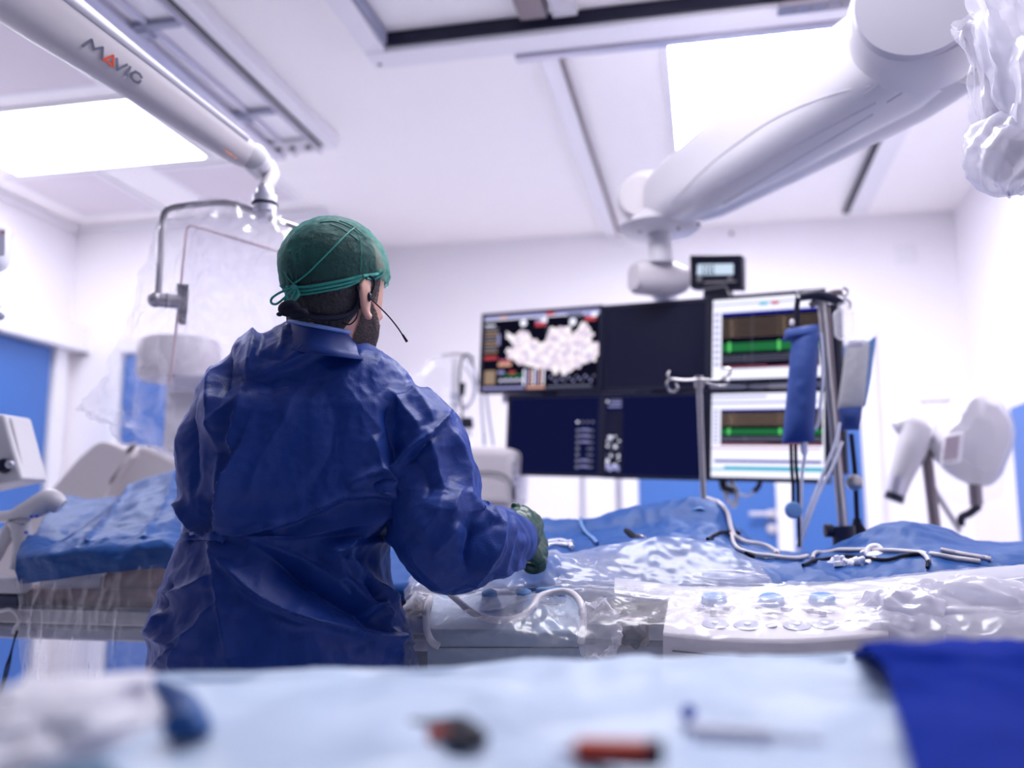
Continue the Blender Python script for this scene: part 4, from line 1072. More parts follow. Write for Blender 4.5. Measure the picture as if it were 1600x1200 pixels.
for x in (765, 822):
    p, n_ = top(x, .42); MB().lathe(p, n_, [(0, .022), (.014, .020), (.018, .016), (.034, .014), (.038, .008)]).build('knob', M['bagcuff'], t)
p, n_ = top(866, .2); MB().box(p + n_ * .012, (.055, .03, .03)).build('switch_block', M['bagcuff'], t, bevel=.004)
MB().tube([at(672, 935, 1.70), at(666, 955, 1.62), at(667, 985, 1.60), at(675, 1003, 1.60), at(686, 1010, 1.60)], .0065, 10, steps=24).build('handle', M['white'], t)
o = MB().tube([at(703, 928, 1.68), at(715, 938, 1.66), at(735, 955, 1.63), at(760, 966, 1.615), at(790, 969, 1.61), at(815, 963, 1.62), at(832, 948, 1.64), at(842, 933, 1.67), at(860, 926, 1.69), at(885, 924, 1.69), at(902, 934, 1.66), at(911, 955, 1.62), at(911, 985, 1.60), at(907, 1005, 1.60)], .0062, 10, steps=90).build('white_cable', M['white'])
tag(o, 'thick white cable looping across the left control box', 'cable')
t, top = ctrl('control_box', 'wide white control box with three large knobs and a row of round keys', (1036, 1388), 930, 988, 1060, 1.80, 1.60, 12, 'cream')
for x in (1112, 1205, 1288):
    p, n_ = top(x, .30); MB().lathe(p, n_, [(0, .038), (.004, .036), (.008, .026)], n=36).build('knob_base', M['cream'], t)
    k_ = MB().lathe(p + n_ * .006, n_, [(0, .024), (.012, .022), (.015, .02)], n=32).build('knob', M['bagcuff'], t)
    for dx in (-.024, 0, .024):
        q, _ = top(x + dx * 870, .30 + (.22 if dx == 0 else .12)); MB().box(q + n_ * .006, (.012, .007, .008)).build('mark', M['grey'], t, bevel=.001)
for x, r_ in ((1116, .023), (1167, .023), (1205, .010), (1246, .023), (1291, .023), (1350, .011)):
    p, n_ = top(x, .72); k_ = MB().lathe(p, n_, [(0, r_), (.002, r_), (.0025, r_ * .85)], n=28).build('key', M['grey'] if x != 1350 else M['lens'], t)
    if r_ > .02 : MB().lathe(p + n_ * .002, n_, [(0, .006), (.003, .006), (.004, .003)], n=12).build('key_cap', M['drip'], t)
t = thing('rail_clamp', 'grey clamp with a black star knob between the two control boxes', 'clamp', at(985, 995, 1.72))
MB().slab([at(968, 1012, 1.70), at(1012, 1012, 1.70), at(1010, 965, 1.72), at(968, 965, 1.72)], .04, Vector((0, 1, 0))).build('plate', M['dsteel'], t, bevel=.004)
mb = MB(); rows = []
pc = at(990, 992, 1.69)
for (h_, r_) in ((0, .010), (.002, .021), (.014, .021), (.018, .014)):
    rows.append([pc + Vector((0, -h_, 0)) + (RGT * math.cos(k * math.pi / 20) + Vector((0, 0, 1)) * math.sin(k * math.pi / 20)) * r_ * (1 + .16 * math.cos(5 * k * math.pi / 20)) for k in range(40)])
mb.grid(rows, closed=True); mb.add(rows[-1], [tuple(range(40))]); mb.build('star_knob', M['black'], t)
MB().cyl(at(965, 990, 1.69), at(990, 990, 1.69), .006, 10).build('shaft', M['steel'], t)

# cables, tubes and small things lying on the drape
DR = bpy.data.objects['surgical_drape']
def cable(name, pts, r, m, lab, steps=50, cat='cable', grp=None):
    P_ = smooth_path([Vector(p) for p in pts], steps); W_ = []
    for p in P_:
        q = at(*p); h = cast([DR], p.x, p.y)
        if h is not None and (h[0] - CAM).length < (q - CAM).length + .04: q = h[0] + h[1] * r * 1.2
        elif h is not None: q = q.lerp(h[0], .5)
        W_.append(q)
    for _ in range(3): W_ = [W_[0]] + [(a_ + b_ * 2 + c_) / 4 for a_, b_, c_ in zip(W_[:-2], W_[1:-1], W_[2:])] + [W_[-1]]
    return tag(MB().tube(W_, r, 8).build(name, M[m]), lab, cat, grp)
    return tag(MB().tube([at(*p) for p in pts], r, 8, steps=steps).build(name, M[m]), lab, cat, grp)
cable('black_cable', [(1255, 886, 2.02), (1280, 876, 2.02), (1310, 871, 2.02), (1350, 874, 2.0), (1385, 878, 2.0), (1410, 872, 2.0), (1436, 868, 2.0), (1450, 875, 1.98), (1450, 890, 1.96)], .0035, 'rubber', 'thin black cable curving over the white connectors on the drape')
cable('grey_cable', [(1270, 876, 2.06), (1275, 866, 2.08), (1300, 862, 2.08), (1350, 862, 2.06), (1400, 864, 2.06), (1440, 868, 2.05), (1453, 880, 2.0)], .0042, 'cream', 'grey cable arching above the white connectors on the drape')
cable('grey_cable', [(1104, 778, 2.45), (1118, 784, 2.43), (1133, 802, 2.40), (1140, 830, 2.30), (1152, 845, 2.26), (1190, 850, 2.20), (1210, 860, 2.16), (1213, 870, 2.12)], .0055, 'cream', 'pale cable curling down from the foot of the slim drip stand')
cable('grey_cable', [(1140, 835, 2.28), (1150, 858, 2.2), (1175, 868, 2.16), (1205, 872, 2.12), (1240, 876, 2.08), (1262, 872, 2.06)], .0045, 'cream', 'pale cable snaking along the drape right of the mound')
cable('black_cable', [(1105, 845, 2.22), (1125, 834, 2.26), (1143, 832, 2.28), (1156, 836, 2.27)], .0035, 'rubber', 'short black cable at the right side of the drape mound')
cable('black_cable', [(1138, 838, 2.26), (1148, 852, 2.2), (1165, 866, 2.14), (1178, 872, 2.1)], .0035, 'rubber', 'black cable dropping between the pale cables beside the mound')
cable('white_tube', [(826, 862, 2.02), (845, 856, 2.02), (868, 850, 2.02), (888, 852, 2.0), (896, 860, 1.98)], .0055, 'drip', 'white tube coming out of the gloved hand')
cable('white_tube', [(830, 856, 2.06), (850, 848, 2.06), (876, 844, 2.06), (895, 850, 2.04)], .0045, 'drip', 'second thin tube just behind the one in the gloved hand')
cable('pale_strap', [(908, 812, 2.37), (911, 826, 2.28), (920, 836, 2.2), (928, 846, 2.14), (934, 852, 2.08)], .0042, 'bagcuff', 'pale blue strap over the drape mound near the hand', cat='strap')
cable('steel_tube', [(1455, 868, 2.08), (1490, 874, 2.0), (1530, 880, 1.98)], .004, 'cream', 'straight beige tube on the drape at the right')
cable('steel_tube', [(1470, 862, 2.08), (1510, 870, 2.0), (1548, 876, 1.98)], .004, 'cream', 'second straight tube just behind the beige one at right')
t = thing('clamp_forceps', 'short black tool lying on the drape beyond the gloved hand', 'tool', at(990, 838, 2.12))
MB().tube([at(978, 829, 2.18), at(985, 834, 2.14), at(999, 846, 2.06)], [.006, .008, .006], 10, steps=8).build('body', M['rubber'], t)
MB().tube([at(992, 836, 2.12), at(1006, 838, 2.1), at(1012, 845, 2.06)], .003, 8, steps=8).build('grip', M['steel'], t)
o = MB().lathe(at(813, 878, 1.90), RGT, [(0, .005), (.002, .007), (.012, .007), (.014, .004)]).build('red_stopper', M['redp']); tag(o, 'tiny red stopper below the sleeve cuff', 'stopper')
t = thing('manifold', 'cluster of clear white luer connectors lying on the drape', 'connector', at(1340, 880, 2.0))
rnd = random.Random(5)
for k in range(11):
    x = 1300 + 8.5 * k; y = 884 - rnd.random() * 8; Yq = 1.97 + rnd.random() * .06
    if k in (5, 6): y -= 8
    p = at(x, y, Yq); d_ = (RGT * rnd.uniform(-1, 1) + Vector((0, 0, 1)) * rnd.uniform(.1, .9) + WH * rnd.uniform(-.4, .4)).normalized()
    MB().lathe(p - d_ * .012, d_, [(0, .004), (.002, .009), (.010, .009), (.012, .006), (.022, .006), (.024, .003)], n=14).build('connector', M['drip'], t)
MB().tube([at(1352, 872, 2.02), at(1358, 856, 2.03), at(1372, 854, 2.03), (at(1380, 866, 2.02))], .006, 10, steps=12).build('loop', M['drip'], t)
MB().ball(at(1372, 874, 2.02), (.03, .02, .018)).build('dome', M['drip'], t)
t = thing('white_connector', 'white barrel connector at the end of the black cable', 'connector', at(1425, 886, 1.97))
MB().lathe(at(1400, 892, 1.96), at(1440, 880, 1.97) - at(1400, 892, 1.96), [(0, .007), (.004, .010), (.03, .010), (.034, .013), (.058, .013), (.062, .008)], n=20).build('barrel', M['white'], t)
MB().cyl(at(1398, 893, 1.96), at(1404, 891, 1.96), .0115, 14).build('ring', M['black'], t)
MB().ball(at(1437, 872, 1.99), (.022, .016, .016)).build('boot', M['drip'], t)

# ------------------------------------------------------------------ left end of the table: blue drape and clear skirt
rows = [[at(27, 914, 1.80), at(90, 905, 1.79), at(180, 893, 1.79), at(300, 888, 1.80)],
        [at(25, 890, 1.80), at(88, 880, 1.785), at(180, 872, 1.785), at(300, 866, 1.80)],
        [at(27, 866, 1.81), at(95, 858, 1.79), at(180, 848, 1.80), at(300, 845, 1.82)],
        [at(46, 838, 1.93), at(110, 832, 1.93), at(195, 818, 1.93), at(300, 812, 1.93)],
        [at(75, 805, 2.13), at(135, 806, 2.13), at(215, 784, 2.13), at(310, 772, 2.13)],
        [at(104, 775, 2.33), at(160, 779, 2.33), at(225, 752, 2.33), at(320, 728, 2.33)],
        [at(110, 790, 2.48), at(165, 790, 2.48), at(230, 770, 2.48), at(330, 750, 2.48)]]
def creases(p, u_, v_):
    q = 0
    q += .010 * math.exp(-abs((u_ - .52 - .12 * (v_ - .5)) / .02)) if v_ > .35 else 0
    q += .008 * math.exp(-abs((u_ - .80 - .10 * (v_ - .5)) / .02)) if v_ > .35 else 0
    q += -.016 * math.exp(-((u_ - .28 - .5 * (v_ - .5)) / .07) ** 2) * (1 if v_ > .4 else .3)
    q += -.012 * math.exp(-((u_ - .93 + .1 * (v_ - .5)) / .04) ** 2)
    return q + .010 * (ridge(p, 8, 2) - .7) + .002 * fbm(p, 40)
o = MB().grid(patch(rows, 130, 130, creases)).build('leg_drape', M['drape'], solid=.0015)
tag(o, 'blue creased drape over the left end of the table', 'surgical drape')
rows = [[at(28, 905, 1.815), at(90, 898, 1.80), at(180, 888, 1.80), at(300, 880, 1.81)],
        [at(33, 960, 1.81), at(90, 965, 1.78), at(180, 960, 1.78), at(300, 960, 1.80)],
        [at(33, 1030, 1.81), at(90, 1030, 1.77), at(180, 1030, 1.78), at(300, 1030, 1.80)],
        [at(34, 1110, 1.81), at(90, 1110, 1.78), at(180, 1110, 1.78), at(300, 1110, 1.80)]]
def fs_(p, u_, v_): return .010 * ridge((p.x * 1.6, p.y, p.z * .35), 12, 3) - .006 + .002 * fbm(p, 50)
o = MB().grid(patch(rows, 110, 80, fs_)).build('clear_skirt', M['film_milky'])
tag(o, 'clear film hanging below the blue drape at the left end of the table', 'plastic sheet')
# items under the film: cushion roll
o = MB().tube([at(175, 912, 1.98), at(300, 905, 1.98)], .034, 20).build('brown_roll', M['brown']); tag(o, 'brown positioning roll under the clear film at left', 'cushion')
o = MB().tube([at(70, 918, 1.98), at(168, 912, 1.98)], [.022, .028], 20).build('pale_roll', M['gauze']); tag(o, 'pale towel roll under the clear film at far left', 'towel')

# ------------------------------------------------------------------ imaging gantry and left-hand devices
t = thing('imaging_gantry', 'large cream curved gantry covers rising behind the left drape', 'medical machine', at(170, 900, 2.9))
def plate(name, px, Y0, th, m, par, bev=.02):
    vs = [at(x, y, Y0) for x, y in px]; n = len(vs); bk = [v + Vector((0, th, 0)) for v in vs]
    mb = MB(); mb.add(vs + bk, [tuple(range(n)), tuple(range(2 * n - 1, n - 1, -1))] + [(i, i + n, (i + 1) % n + n, (i + 1) % n) for i in range(n)])
    return mb.build(name, M[m], par, bevel=bev, seg=3)
plate('curved_cover', [(-20, 850), (30, 815), (62, 785), (92, 750), (122, 715), (145, 695), (158, 689), (170, 690), (203, 706), (203, 714), (175, 750), (160, 790), (140, 830), (120, 900), (-20, 930)], 2.9, .22, 'cream', t)
plate('rear_cover', [(178, 752), (214, 698), (222, 694), (300, 726), (330, 760), (330, 900), (130, 900), (150, 800)], 2.95, .2, 'cream', t)
MB().slab([at(170, 755, 2.92), at(176, 757, 2.92), at(215, 694, 2.92), at(209, 691, 2.92)], .02, -WH).build('dark_gap', M['dsteel'], t, smooth=False)
c = at(275, 650, 3.05)
zt_, zb_ = at(275, 530, 3.05).z, at(275, 728, 3.05).z
t = thing('image_detector', 'pale drum-shaped detector seen through the draped shield', 'medical machine', (c.x, c.y, zb_))
MB().lathe((c.x, c.y, zt_ - .16), (0, 0, 1), [(0, .14), (.03, .15), (.12, .15), (.15, .14), (.16, .11)], n=40).build('drum', M['cream'], t)
MB().box((c.x + .07, c.y, (zt_ - .16 + zb_) / 2), (.16, .14, zt_ - .16 - zb_)).build('support_column', M['white'], t, bevel=.02)
MB().slab([at(266, 612, 2.95), at(330, 612, 2.95), at(330, 586, 2.95), at(266, 590, 2.95)], .02, -WH).build('bracket', M['alu'], t, bevel=.004)
MB().box((c.x + .02, c.y, zb_ - .02), (.15, .16, .04)).build('base', M['dsteel'], t, bevel=.01)

YD = 2.0
t = thing('bedside_monitor', 'white device with handle and dark knob at the left edge', 'device', at(0, 755, YD))
plate('casing', [(-60, 770), (33, 750), (6, 648), (-60, 640)], YD, .10, 'white', t, .008)
MB().tube([at(4, 660, YD + .02), at(14, 657, YD + .02), at(19, 665, YD + .02), at(33, 730, YD + .02), at(30, 738, YD + .02), at(24, 736, YD + .02)], .006, 10, steps=30).build('handle', M['cream'], t)
c = at(8, 728, YD - .0); MB().lathe(c, (-WH + RGT * .3).normalized(), [(0, .020), (.018, .018), (.022, .014)]).build('knob', M['black'], t)
MB().lathe(at(17, 726, YD - .012), (-WH + RGT * .3).normalized(), [(0, .010), (.014, .010), (.017, .007)]).build('knob_cap', M['alu'], t)
t = thing('saline_bottle', 'white infusion bottle hanging at the upper left edge', 'bottle', at(-8, 430, 2.0))
zb_ = at(-8, 425, 2.0); MB().lathe(zb_, (0, 0, 1), [(0, .012), (.012, .026), (.03, .034), (.11, .034), (.125, .025), (.13, .01)], n=24).build('bottle_body', M['drip'], t)
MB().slab([at(-14, 400, 1.963), at(8, 400, 1.963), at(8, 358, 1.963), at(-14, 358, 1.963)], .001, -WH).build('bottle_tag', M['gauze'], t, smooth=False)
MB().slab([at(2, 365, 1.960), at(7, 365, 1.960), at(7, 362, 1.960), at(2, 362, 1.960)], .001, -WH).build('tag_line', M['redp'], t, smooth=False)
MB().tube([at(-6, 426, 2.0), at(-5, 452, 2.0), at(-4, 480, 2.0)], [.005, .004, .012], 10).build('spike', M['drip'], t)
MB().lathe(at(0, 500, 2.0), (0, 0, 1), [(0, .006), (.006, .011), (.014, .011), (.02, .006)]).build('roller', M['grey'], t)
t = thing('drape_clip', 'white articulated clamp with small blue dots left of the blue drape', 'clamp', at(40, 900, 1.95))
MB().tube([at(25, 805, 1.95), at(50, 795, 1.95), at(78, 782, 1.95), at(95, 792, 1.96)], [.018, .026, .03, .02], 18, steps=14).build('upper_jaw', M['white'], t)
MB().tube([at(30, 815, 1.95), at(36, 850, 1.95), at(28, 890, 1.95)], [.026, .022, .02], 18, steps=12).build('body', M['white'], t)
MB().tube([at(0, 808, 1.97), at(22, 806, 1.96), at(40, 800, 1.95)], [.014, .016, .02], 14, steps=8).build('arm', M['white'], t)
MB().tube([at(-10, 870, 1.96), at(8, 840, 1.95), at(22, 818, 1.95)], [.02, .02, .016], 14, steps=8).build('lower_jaw', M['white'], t)
for q in ((50, 807), (58, 806), (42, 832)): MB().lathe(at(*q, 1.92), -WH, [(0, .004), (.006, .004), (.008, .002)], n=12).build('blue_dot', M['bluep'], t)
MB().tube([at(22, 816, 1.924), at(32, 819, 1.92), at(40, 818, 1.924)], .0015, 6).build('seam', M['dsteel'], t)
t = thing('accessory_rail', 'grey accessory bracket with a white cord loop at the left end of the table', 'bracket', at(10, 950, 1.9))
MB().slab([at(-20, 958, 1.9), at(30, 960, 1.9), at(30, 930, 1.9), at(-20, 926, 1.9)], .06, Vector((0, 1, 0))).build('arm', M['carbon'], t, bevel=.006)
MB().slab([at(-20, 928, 1.89), at(30, 928, 1.89), at(28, 905, 1.89), at(-20, 902, 1.89)], .05, Vector((0, 1, 0))).build('pad', M['white'], t, bevel=.008)
MB().slab([at(-20, 978, 1.9), at(28, 985, 1.9), at(28, 960, 1.9), at(-20, 958, 1.9)], .05, Vector((0, 1, 0))).build('bracket', M['grey'], t, bevel=.006)
MB().tube([at(0, 955, 1.87), at(15, 952, 1.87), at(24, 958, 1.87), at(30, 970, 1.86), at(24, 980, 1.86), at(20, 990, 1.86)], .004, 8, steps=24).build('cord', M['white'], t)
MB().tube([at(24, 1086, 1.87), at(20, 1100, 1.87), at(28, 1104, 1.87), at(32, 1092, 1.87), at(28, 1084, 1.87)], .003, 8, steps=20).build('cord', M['white'], t)
for k in range(3):
    MB().tube([at(28 - k, 985, 1.9), at(20 - 2 * k, 1010 + 6 * k, 1.9), at(14 - 3 * k, 1045, 1.9), at(2 - k, 1090, 1.9), at(-6, 1130, 1.9)], .0016, 6, steps=16).build('black_wire', M['rubber'], t)

# ------------------------------------------------------------------ foreground instrument table
ZF = 1.08
KF = .7
def fz(x, y, h=0): return atz(x, y, ZF + h)
far = [fz(20, 1086), fz(235, 1056), fz(650, 1042), fz(1000, 1030), fz(1345, 1021), fz(1700, 1010)]
def lerpv(a_, b_, t_): return a_.lerp(b_, t_)
near = [Vector((-.74, .21, ZF)), Vector((-.43, .16, ZF)), Vector((-.18, .16, ZF)), Vector((.04, .16, ZF)), Vector((.25, .16, ZF)), Vector((.56, .21, ZF))]
t = thing('instrument_table', 'steel instrument table under the pale blue drape in the foreground', 'table', (-.2, .7, 0))
q = [far[0] + Vector((.03, -.06, -.014)), far[5] + Vector((-.05, -.06, -.014)), near[5] + Vector((-.06, .04, -.014)), near[0] + Vector((.06, .04, -.014))]
MB().slab(q, .03, Vector((0, 0, -1))).build('table_top', M['steel'], t, bevel=.004)
for p in (q[0], q[1], q[2], q[3]):
    c_ = sum(q, Vector()) / 4; b_ = p.lerp(c_, .12); MB().cyl((b_.x, b_.y, 0), (b_.x, b_.y, ZF - .046), .016).build('leg', M['steel'], t)
rows = []
hang = [[p + Vector((0, .012 + .01 * math.sin(k), -.22)) for k, p in enumerate(far)], [p + Vector((0, .004, -.10)) for p in far]]
rows = hang + [[p + Vector((0, .001, -.010)) for p in far], [p + Vector((0, -.014, 0)) for p in far]] + [[lerpv(p, n_, tt) for p, n_ in zip(far, near)] for tt in (.25, .5, .75, 1.0)] 
def ff(p, u_, v_): return (.014 * (ridge(p, 5.5, 2) - 1.0) + .002 * fbm(p, 30)) * (1 if v_ > .4 else .5)
o = MB().grid(patch(rows, 160, 120, ff)).build('table_cover', M['drape_pale'])
tag(o, 'pale blue wrinkled cover on the blurred foreground table', 'table cover')
# raised dark blue drape on the right
rows = [[fz(1330, 1030, -.02), fz(1410, 1020, -.02), fz(1520, 1018, -.02), fz(1660, 1015, -.02), fz(1800, 1012, -.02)],
        [atv(1345, 1016, 0.812), atv(1400, 1008, 0.805), atv(1480, 1009, 0.805), atv(1600, 1007, 0.805), atv(1760, 1004, 0.805)],
        [atv(1385, 1050, 0.735), atv(1440, 1052, 0.721), atv(1500, 1056, 0.714), atv(1610, 1060, 0.714), atv(1760, 1060, 0.714)],
        [atv(1400, 1110, 0.638), atv(1450, 1112, 0.625), atv(1520, 1110, 0.612), atv(1620, 1116, 0.618), atv(1760, 1116, 0.618)],
        [atv(1422, 1200, 0.504), atv(1480, 1198, 0.491), atv(1540, 1198, 0.485), atv(1640, 1200, 0.485), atv(1760, 1200, 0.485)],
        [atv(1440, 1320, 0.392), atv(1480, 1320, 0.381), atv(1540, 1320, 0.375), atv(1640, 1320, 0.375), atv(1760, 1320, 0.375)]]
o = MB().grid(patch(rows, 80, 80, lambda p, u_, v_: .006 * fbm(p, 9) + .003 * ridge(p, 14, 2))).build('blue_drape', M['drape_dark'], solid=.002)
tag(o, 'saturated royal blue drape at the lower right corner', 'surgical drape')
# dark blue ribbon-like fold on the left
rib = [fz(225, 1066, .012), fz(240, 1080, .012), fz(265, 1090, .012), fz(290, 1102, .012), fz(300, 1118, .012), fz(292, 1134, .012), fz(262, 1140, .010)]
wd = [.014, .010, .009, .010, .012, .011, .004]
rows = [[p + Vector((0, w_, -.004)), p + Vector((.004, w_ * .4, .006)), p + Vector((0, -w_ * .4, .006)), p + Vector((0, -w_, -.004))] for p, w_ in zip(rib, wd)]
rows = [[p + Vector((-w_, 0, -.006)), p + Vector((-w_ * .3, 0, .006)), p + Vector((w_ * .3, 0, .006)), p + Vector((w_, 0, -.006))] if 0 < i < 6 else r for i, (r, p, w_) in enumerate(zip(rows, rib, wd))]
o = MB().grid(patch(rows, 10, 50)).build('blue_fold', mat('deep_blue_cloth', (30, 84, 150), .6), solid=.003); tag(o, 'curved strip of deep blue cloth on the pale table cover', 'cloth strip')
# crumpled white gauze heaps
def gauze(c, sq, seed, lab):
    rows = []
    for i in range(40):
        ph = math.pi * i / 39; row = []
        for k in range(56):
            an = 2 * math.pi * k / 56
            d_ = Vector((math.sin(ph) * math.cos(an), math.sin(ph) * math.sin(an), math.cos(ph)))
            q = 1 + .34 * (ridge(d_ + Vector((seed, 0, 0)), 1.1, 3) - .6)
            row.append(c + Vector((d_.x * sq[0], d_.y * sq[1], max(d_.z, -.3) * sq[2])) * q)
        rows.append(row)
    return tag(MB().grid(rows, closed=True).build('gauze_heap', M['gauze']), lab, 'gauze')
gauze(fz(90, 1130, .006), (.052, .085, .024), 1, 'crumpled white gauze heap beside the deep blue strip')
gauze(fz(20, 1150, .004), (.045, .07, .020), 6, 'second white gauze heap at the lower left corner')
rows = [[fz(60, 1200, .004), fz(140, 1190, .004), fz(200, 1210, .004)], [fz(40, 1240, .006), fz(130, 1240, .006), fz(210, 1260, .004)], [fz(30, 1300, .004), fz(130, 1320, .004), fz(210, 1330, .004)]]
o = MB().grid(patch(rows, 20, 20, wr(.003, 20))).build('teal_cloth', mat('teal_blue_cloth', (60, 100, 130), .7), solid=.003); tag(o, 'teal blue cloth at the bottom left edge of the foreground table', 'cloth')
# syringe-like instruments
t = thing('marker_syringe', 'orange and black instrument barrel lying at the bottom of the picture', 'instrument', fz(965, 1172, .010))
a_, b_ = fz(897, 1172, .012), fz(1034, 1176, .012); dd_ = (b_ - a_)
L = dd_.length
MB().lathe(a_, dd_, [(0, .004), (.003, .0068), (L * .86, .0068), (L * .87, .006)], n=24).build('orange_barrel', M['redp'], t)
MB().lathe(a_ + dd_ * .84, dd_, [(0, .0075), (L * .17, .0075), (L * .18, .006)], n=24).build('black_cap', M['black'], t)
MB().box((a_ + b_) / 2 + Vector((0, -.004, -.004)), (L * .98, .008, .006)).build('black_grip', M['black'], t, bevel=.002)
MB().lathe(a_ - dd_ * .22, dd_, [(0, .0012), (L * .2, .003), (L * .23, .004)], n=12).build('tip', M['gauze'], t)
t = thing('hook_instrument', 'dark instrument with a red ring left of the orange barrel', 'instrument', fz(715, 1145, .008))
MB().tube([fz(640, 1126, .008), fz(680, 1130, .010), fz(720, 1134, .012), fz(745, 1150, .010), fz(760, 1158, .008)], [.001, .003, .0065, .006, .003], 12, steps=16).build('handle', M['black'], t)
MB().tube([fz(690, 1152, .008), fz(715, 1160, .008), fz(750, 1162, .008)], [.003, .0065, .002], 12, steps=8).build('jaw', M['black'], t)
MB().lathe(fz(668, 1149, .007), RGT, [(0, .004), (.002, .005), (.013, .005), (.015, .003)], n=16).build('red_ring', M['redp'], t)
t = thing('long_syringe', 'long clear syringe lying to the right of the orange barrel', 'syringe', fz(1150, 1150, .008))
a_, b_ = fz(1080, 1146, .008), fz(1290, 1158, .008); dd_ = b_ - a_; L = dd_.length
MB().lathe(a_, dd_, [(0, .007), (.003, .006), (L * .6, .006), (L * .62, .003), (L, .002)], n=20).build('barrel', M['drip'], t)
o = MB().ball(fz(1076, 1113, .006), (.0055, .008, .0055)).build('blue_stopper', M['bluep']); tag(o, 'small blue cap on the pale cover above the long syringe', 'stopper')

# ------------------------------------------------------------------ the person in the blue gown
def new_mesh_obj(name, vs, fs, m, parent=None):
    me = bpy.data.meshes.new(name); me.from_pydata([tuple(v) for v in vs], [], fs); me.update()
    me.polygons.foreach_set('use_smooth', [True] * len(me.polygons))
    o = bpy.data.objects.new(name, me); COL.objects.link(o); me.materials.append(m)
    if parent: adopt(o, parent)
    return o
def remeshed(mb, name, m, voxel, parent, smooth_it=4, deform=None):
    """union of overlapping closed pieces into one continuous skin"""
    tmp = mb.build('tmp', m, None, smooth=False)
    r_ = tmp.modifiers.new('r', 'REMESH'); r_.mode = 'VOXEL'; r_.voxel_size = voxel
    s_ = tmp.modifiers.new('s', 'SMOOTH'); s_.factor = .5; s_.iterations = smooth_it
    dg = bpy.context.evaluated_depsgraph_get(); dg.update()
    me = bpy.data.meshes.new_from_object(tmp.evaluated_get(dg))
    bpy.data.objects.remove(tmp, do_unlink=True)
    me.name = name
    o = bpy.data.objects.new(name, me); COL.objects.link(o)
    me.materials.clear(); me.materials.append(m)
    me.polygons.foreach_set('use_smooth', [True] * len(me.polygons))
    if deform is not None:
        n = len(me.vertices)
        co = np.empty(n * 3); me.vertices.foreach_get('co', co); co = co.reshape(-1, 3)
        no = np.empty(n * 3); me.vertices.foreach_get('normal', no); no = no.reshape(-1, 3)
        co = deform(co, no); me.vertices.foreach_set('co', co.reshape(-1)); me.update()
    if parent: adopt(o, parent)
    return o
def super_row(c, ax, ay, rx, ry, n=48, e=2.4, ryb=None):
    row = []
    for k in range(n):
        an = 2 * math.pi * k / n; ca, sa = math.cos(an), math.sin(an)
        rr = (abs(ca) ** e + abs(sa) ** e) ** (-1 / e)
        row.append(c + ax * (ca * rr * rx) + ay * (sa * rr * (ry if sa > 0 or ryb is None else ryb)))
    return row
def closed_loft(mb, rows, mi=0):
    n = len(rows[0]); mb.grid(rows, mi, closed=True)
    # caps share positions but not vertices: stitch by reusing indices
    o = len(mb.v) - n * len(rows)
    mb.f.append(tuple(o + k for k in range(n - 1, -1, -1))); mb.mi.append(mi)
    o2 = len(mb.v) - n
    mb.f.append(tuple(o2 + k for k in range(n))); mb.mi.append(mi)

pbase = atv(440, 1050, 1.70); PB = Vector((pbase.x, pbase.y, 0))
person = thing('person', 'person in a blue surgical gown and green cap, seen from behind, reaching to the table', 'person', PB)

# head frame: turned to the right
PHI = math.radians(34)
HF = (WH * math.cos(PHI) + RGT * math.sin(PHI)); HR = (RGT * math.cos(PHI) - WH * math.sin(PHI)); HZ = Vector((0, 0, 1))
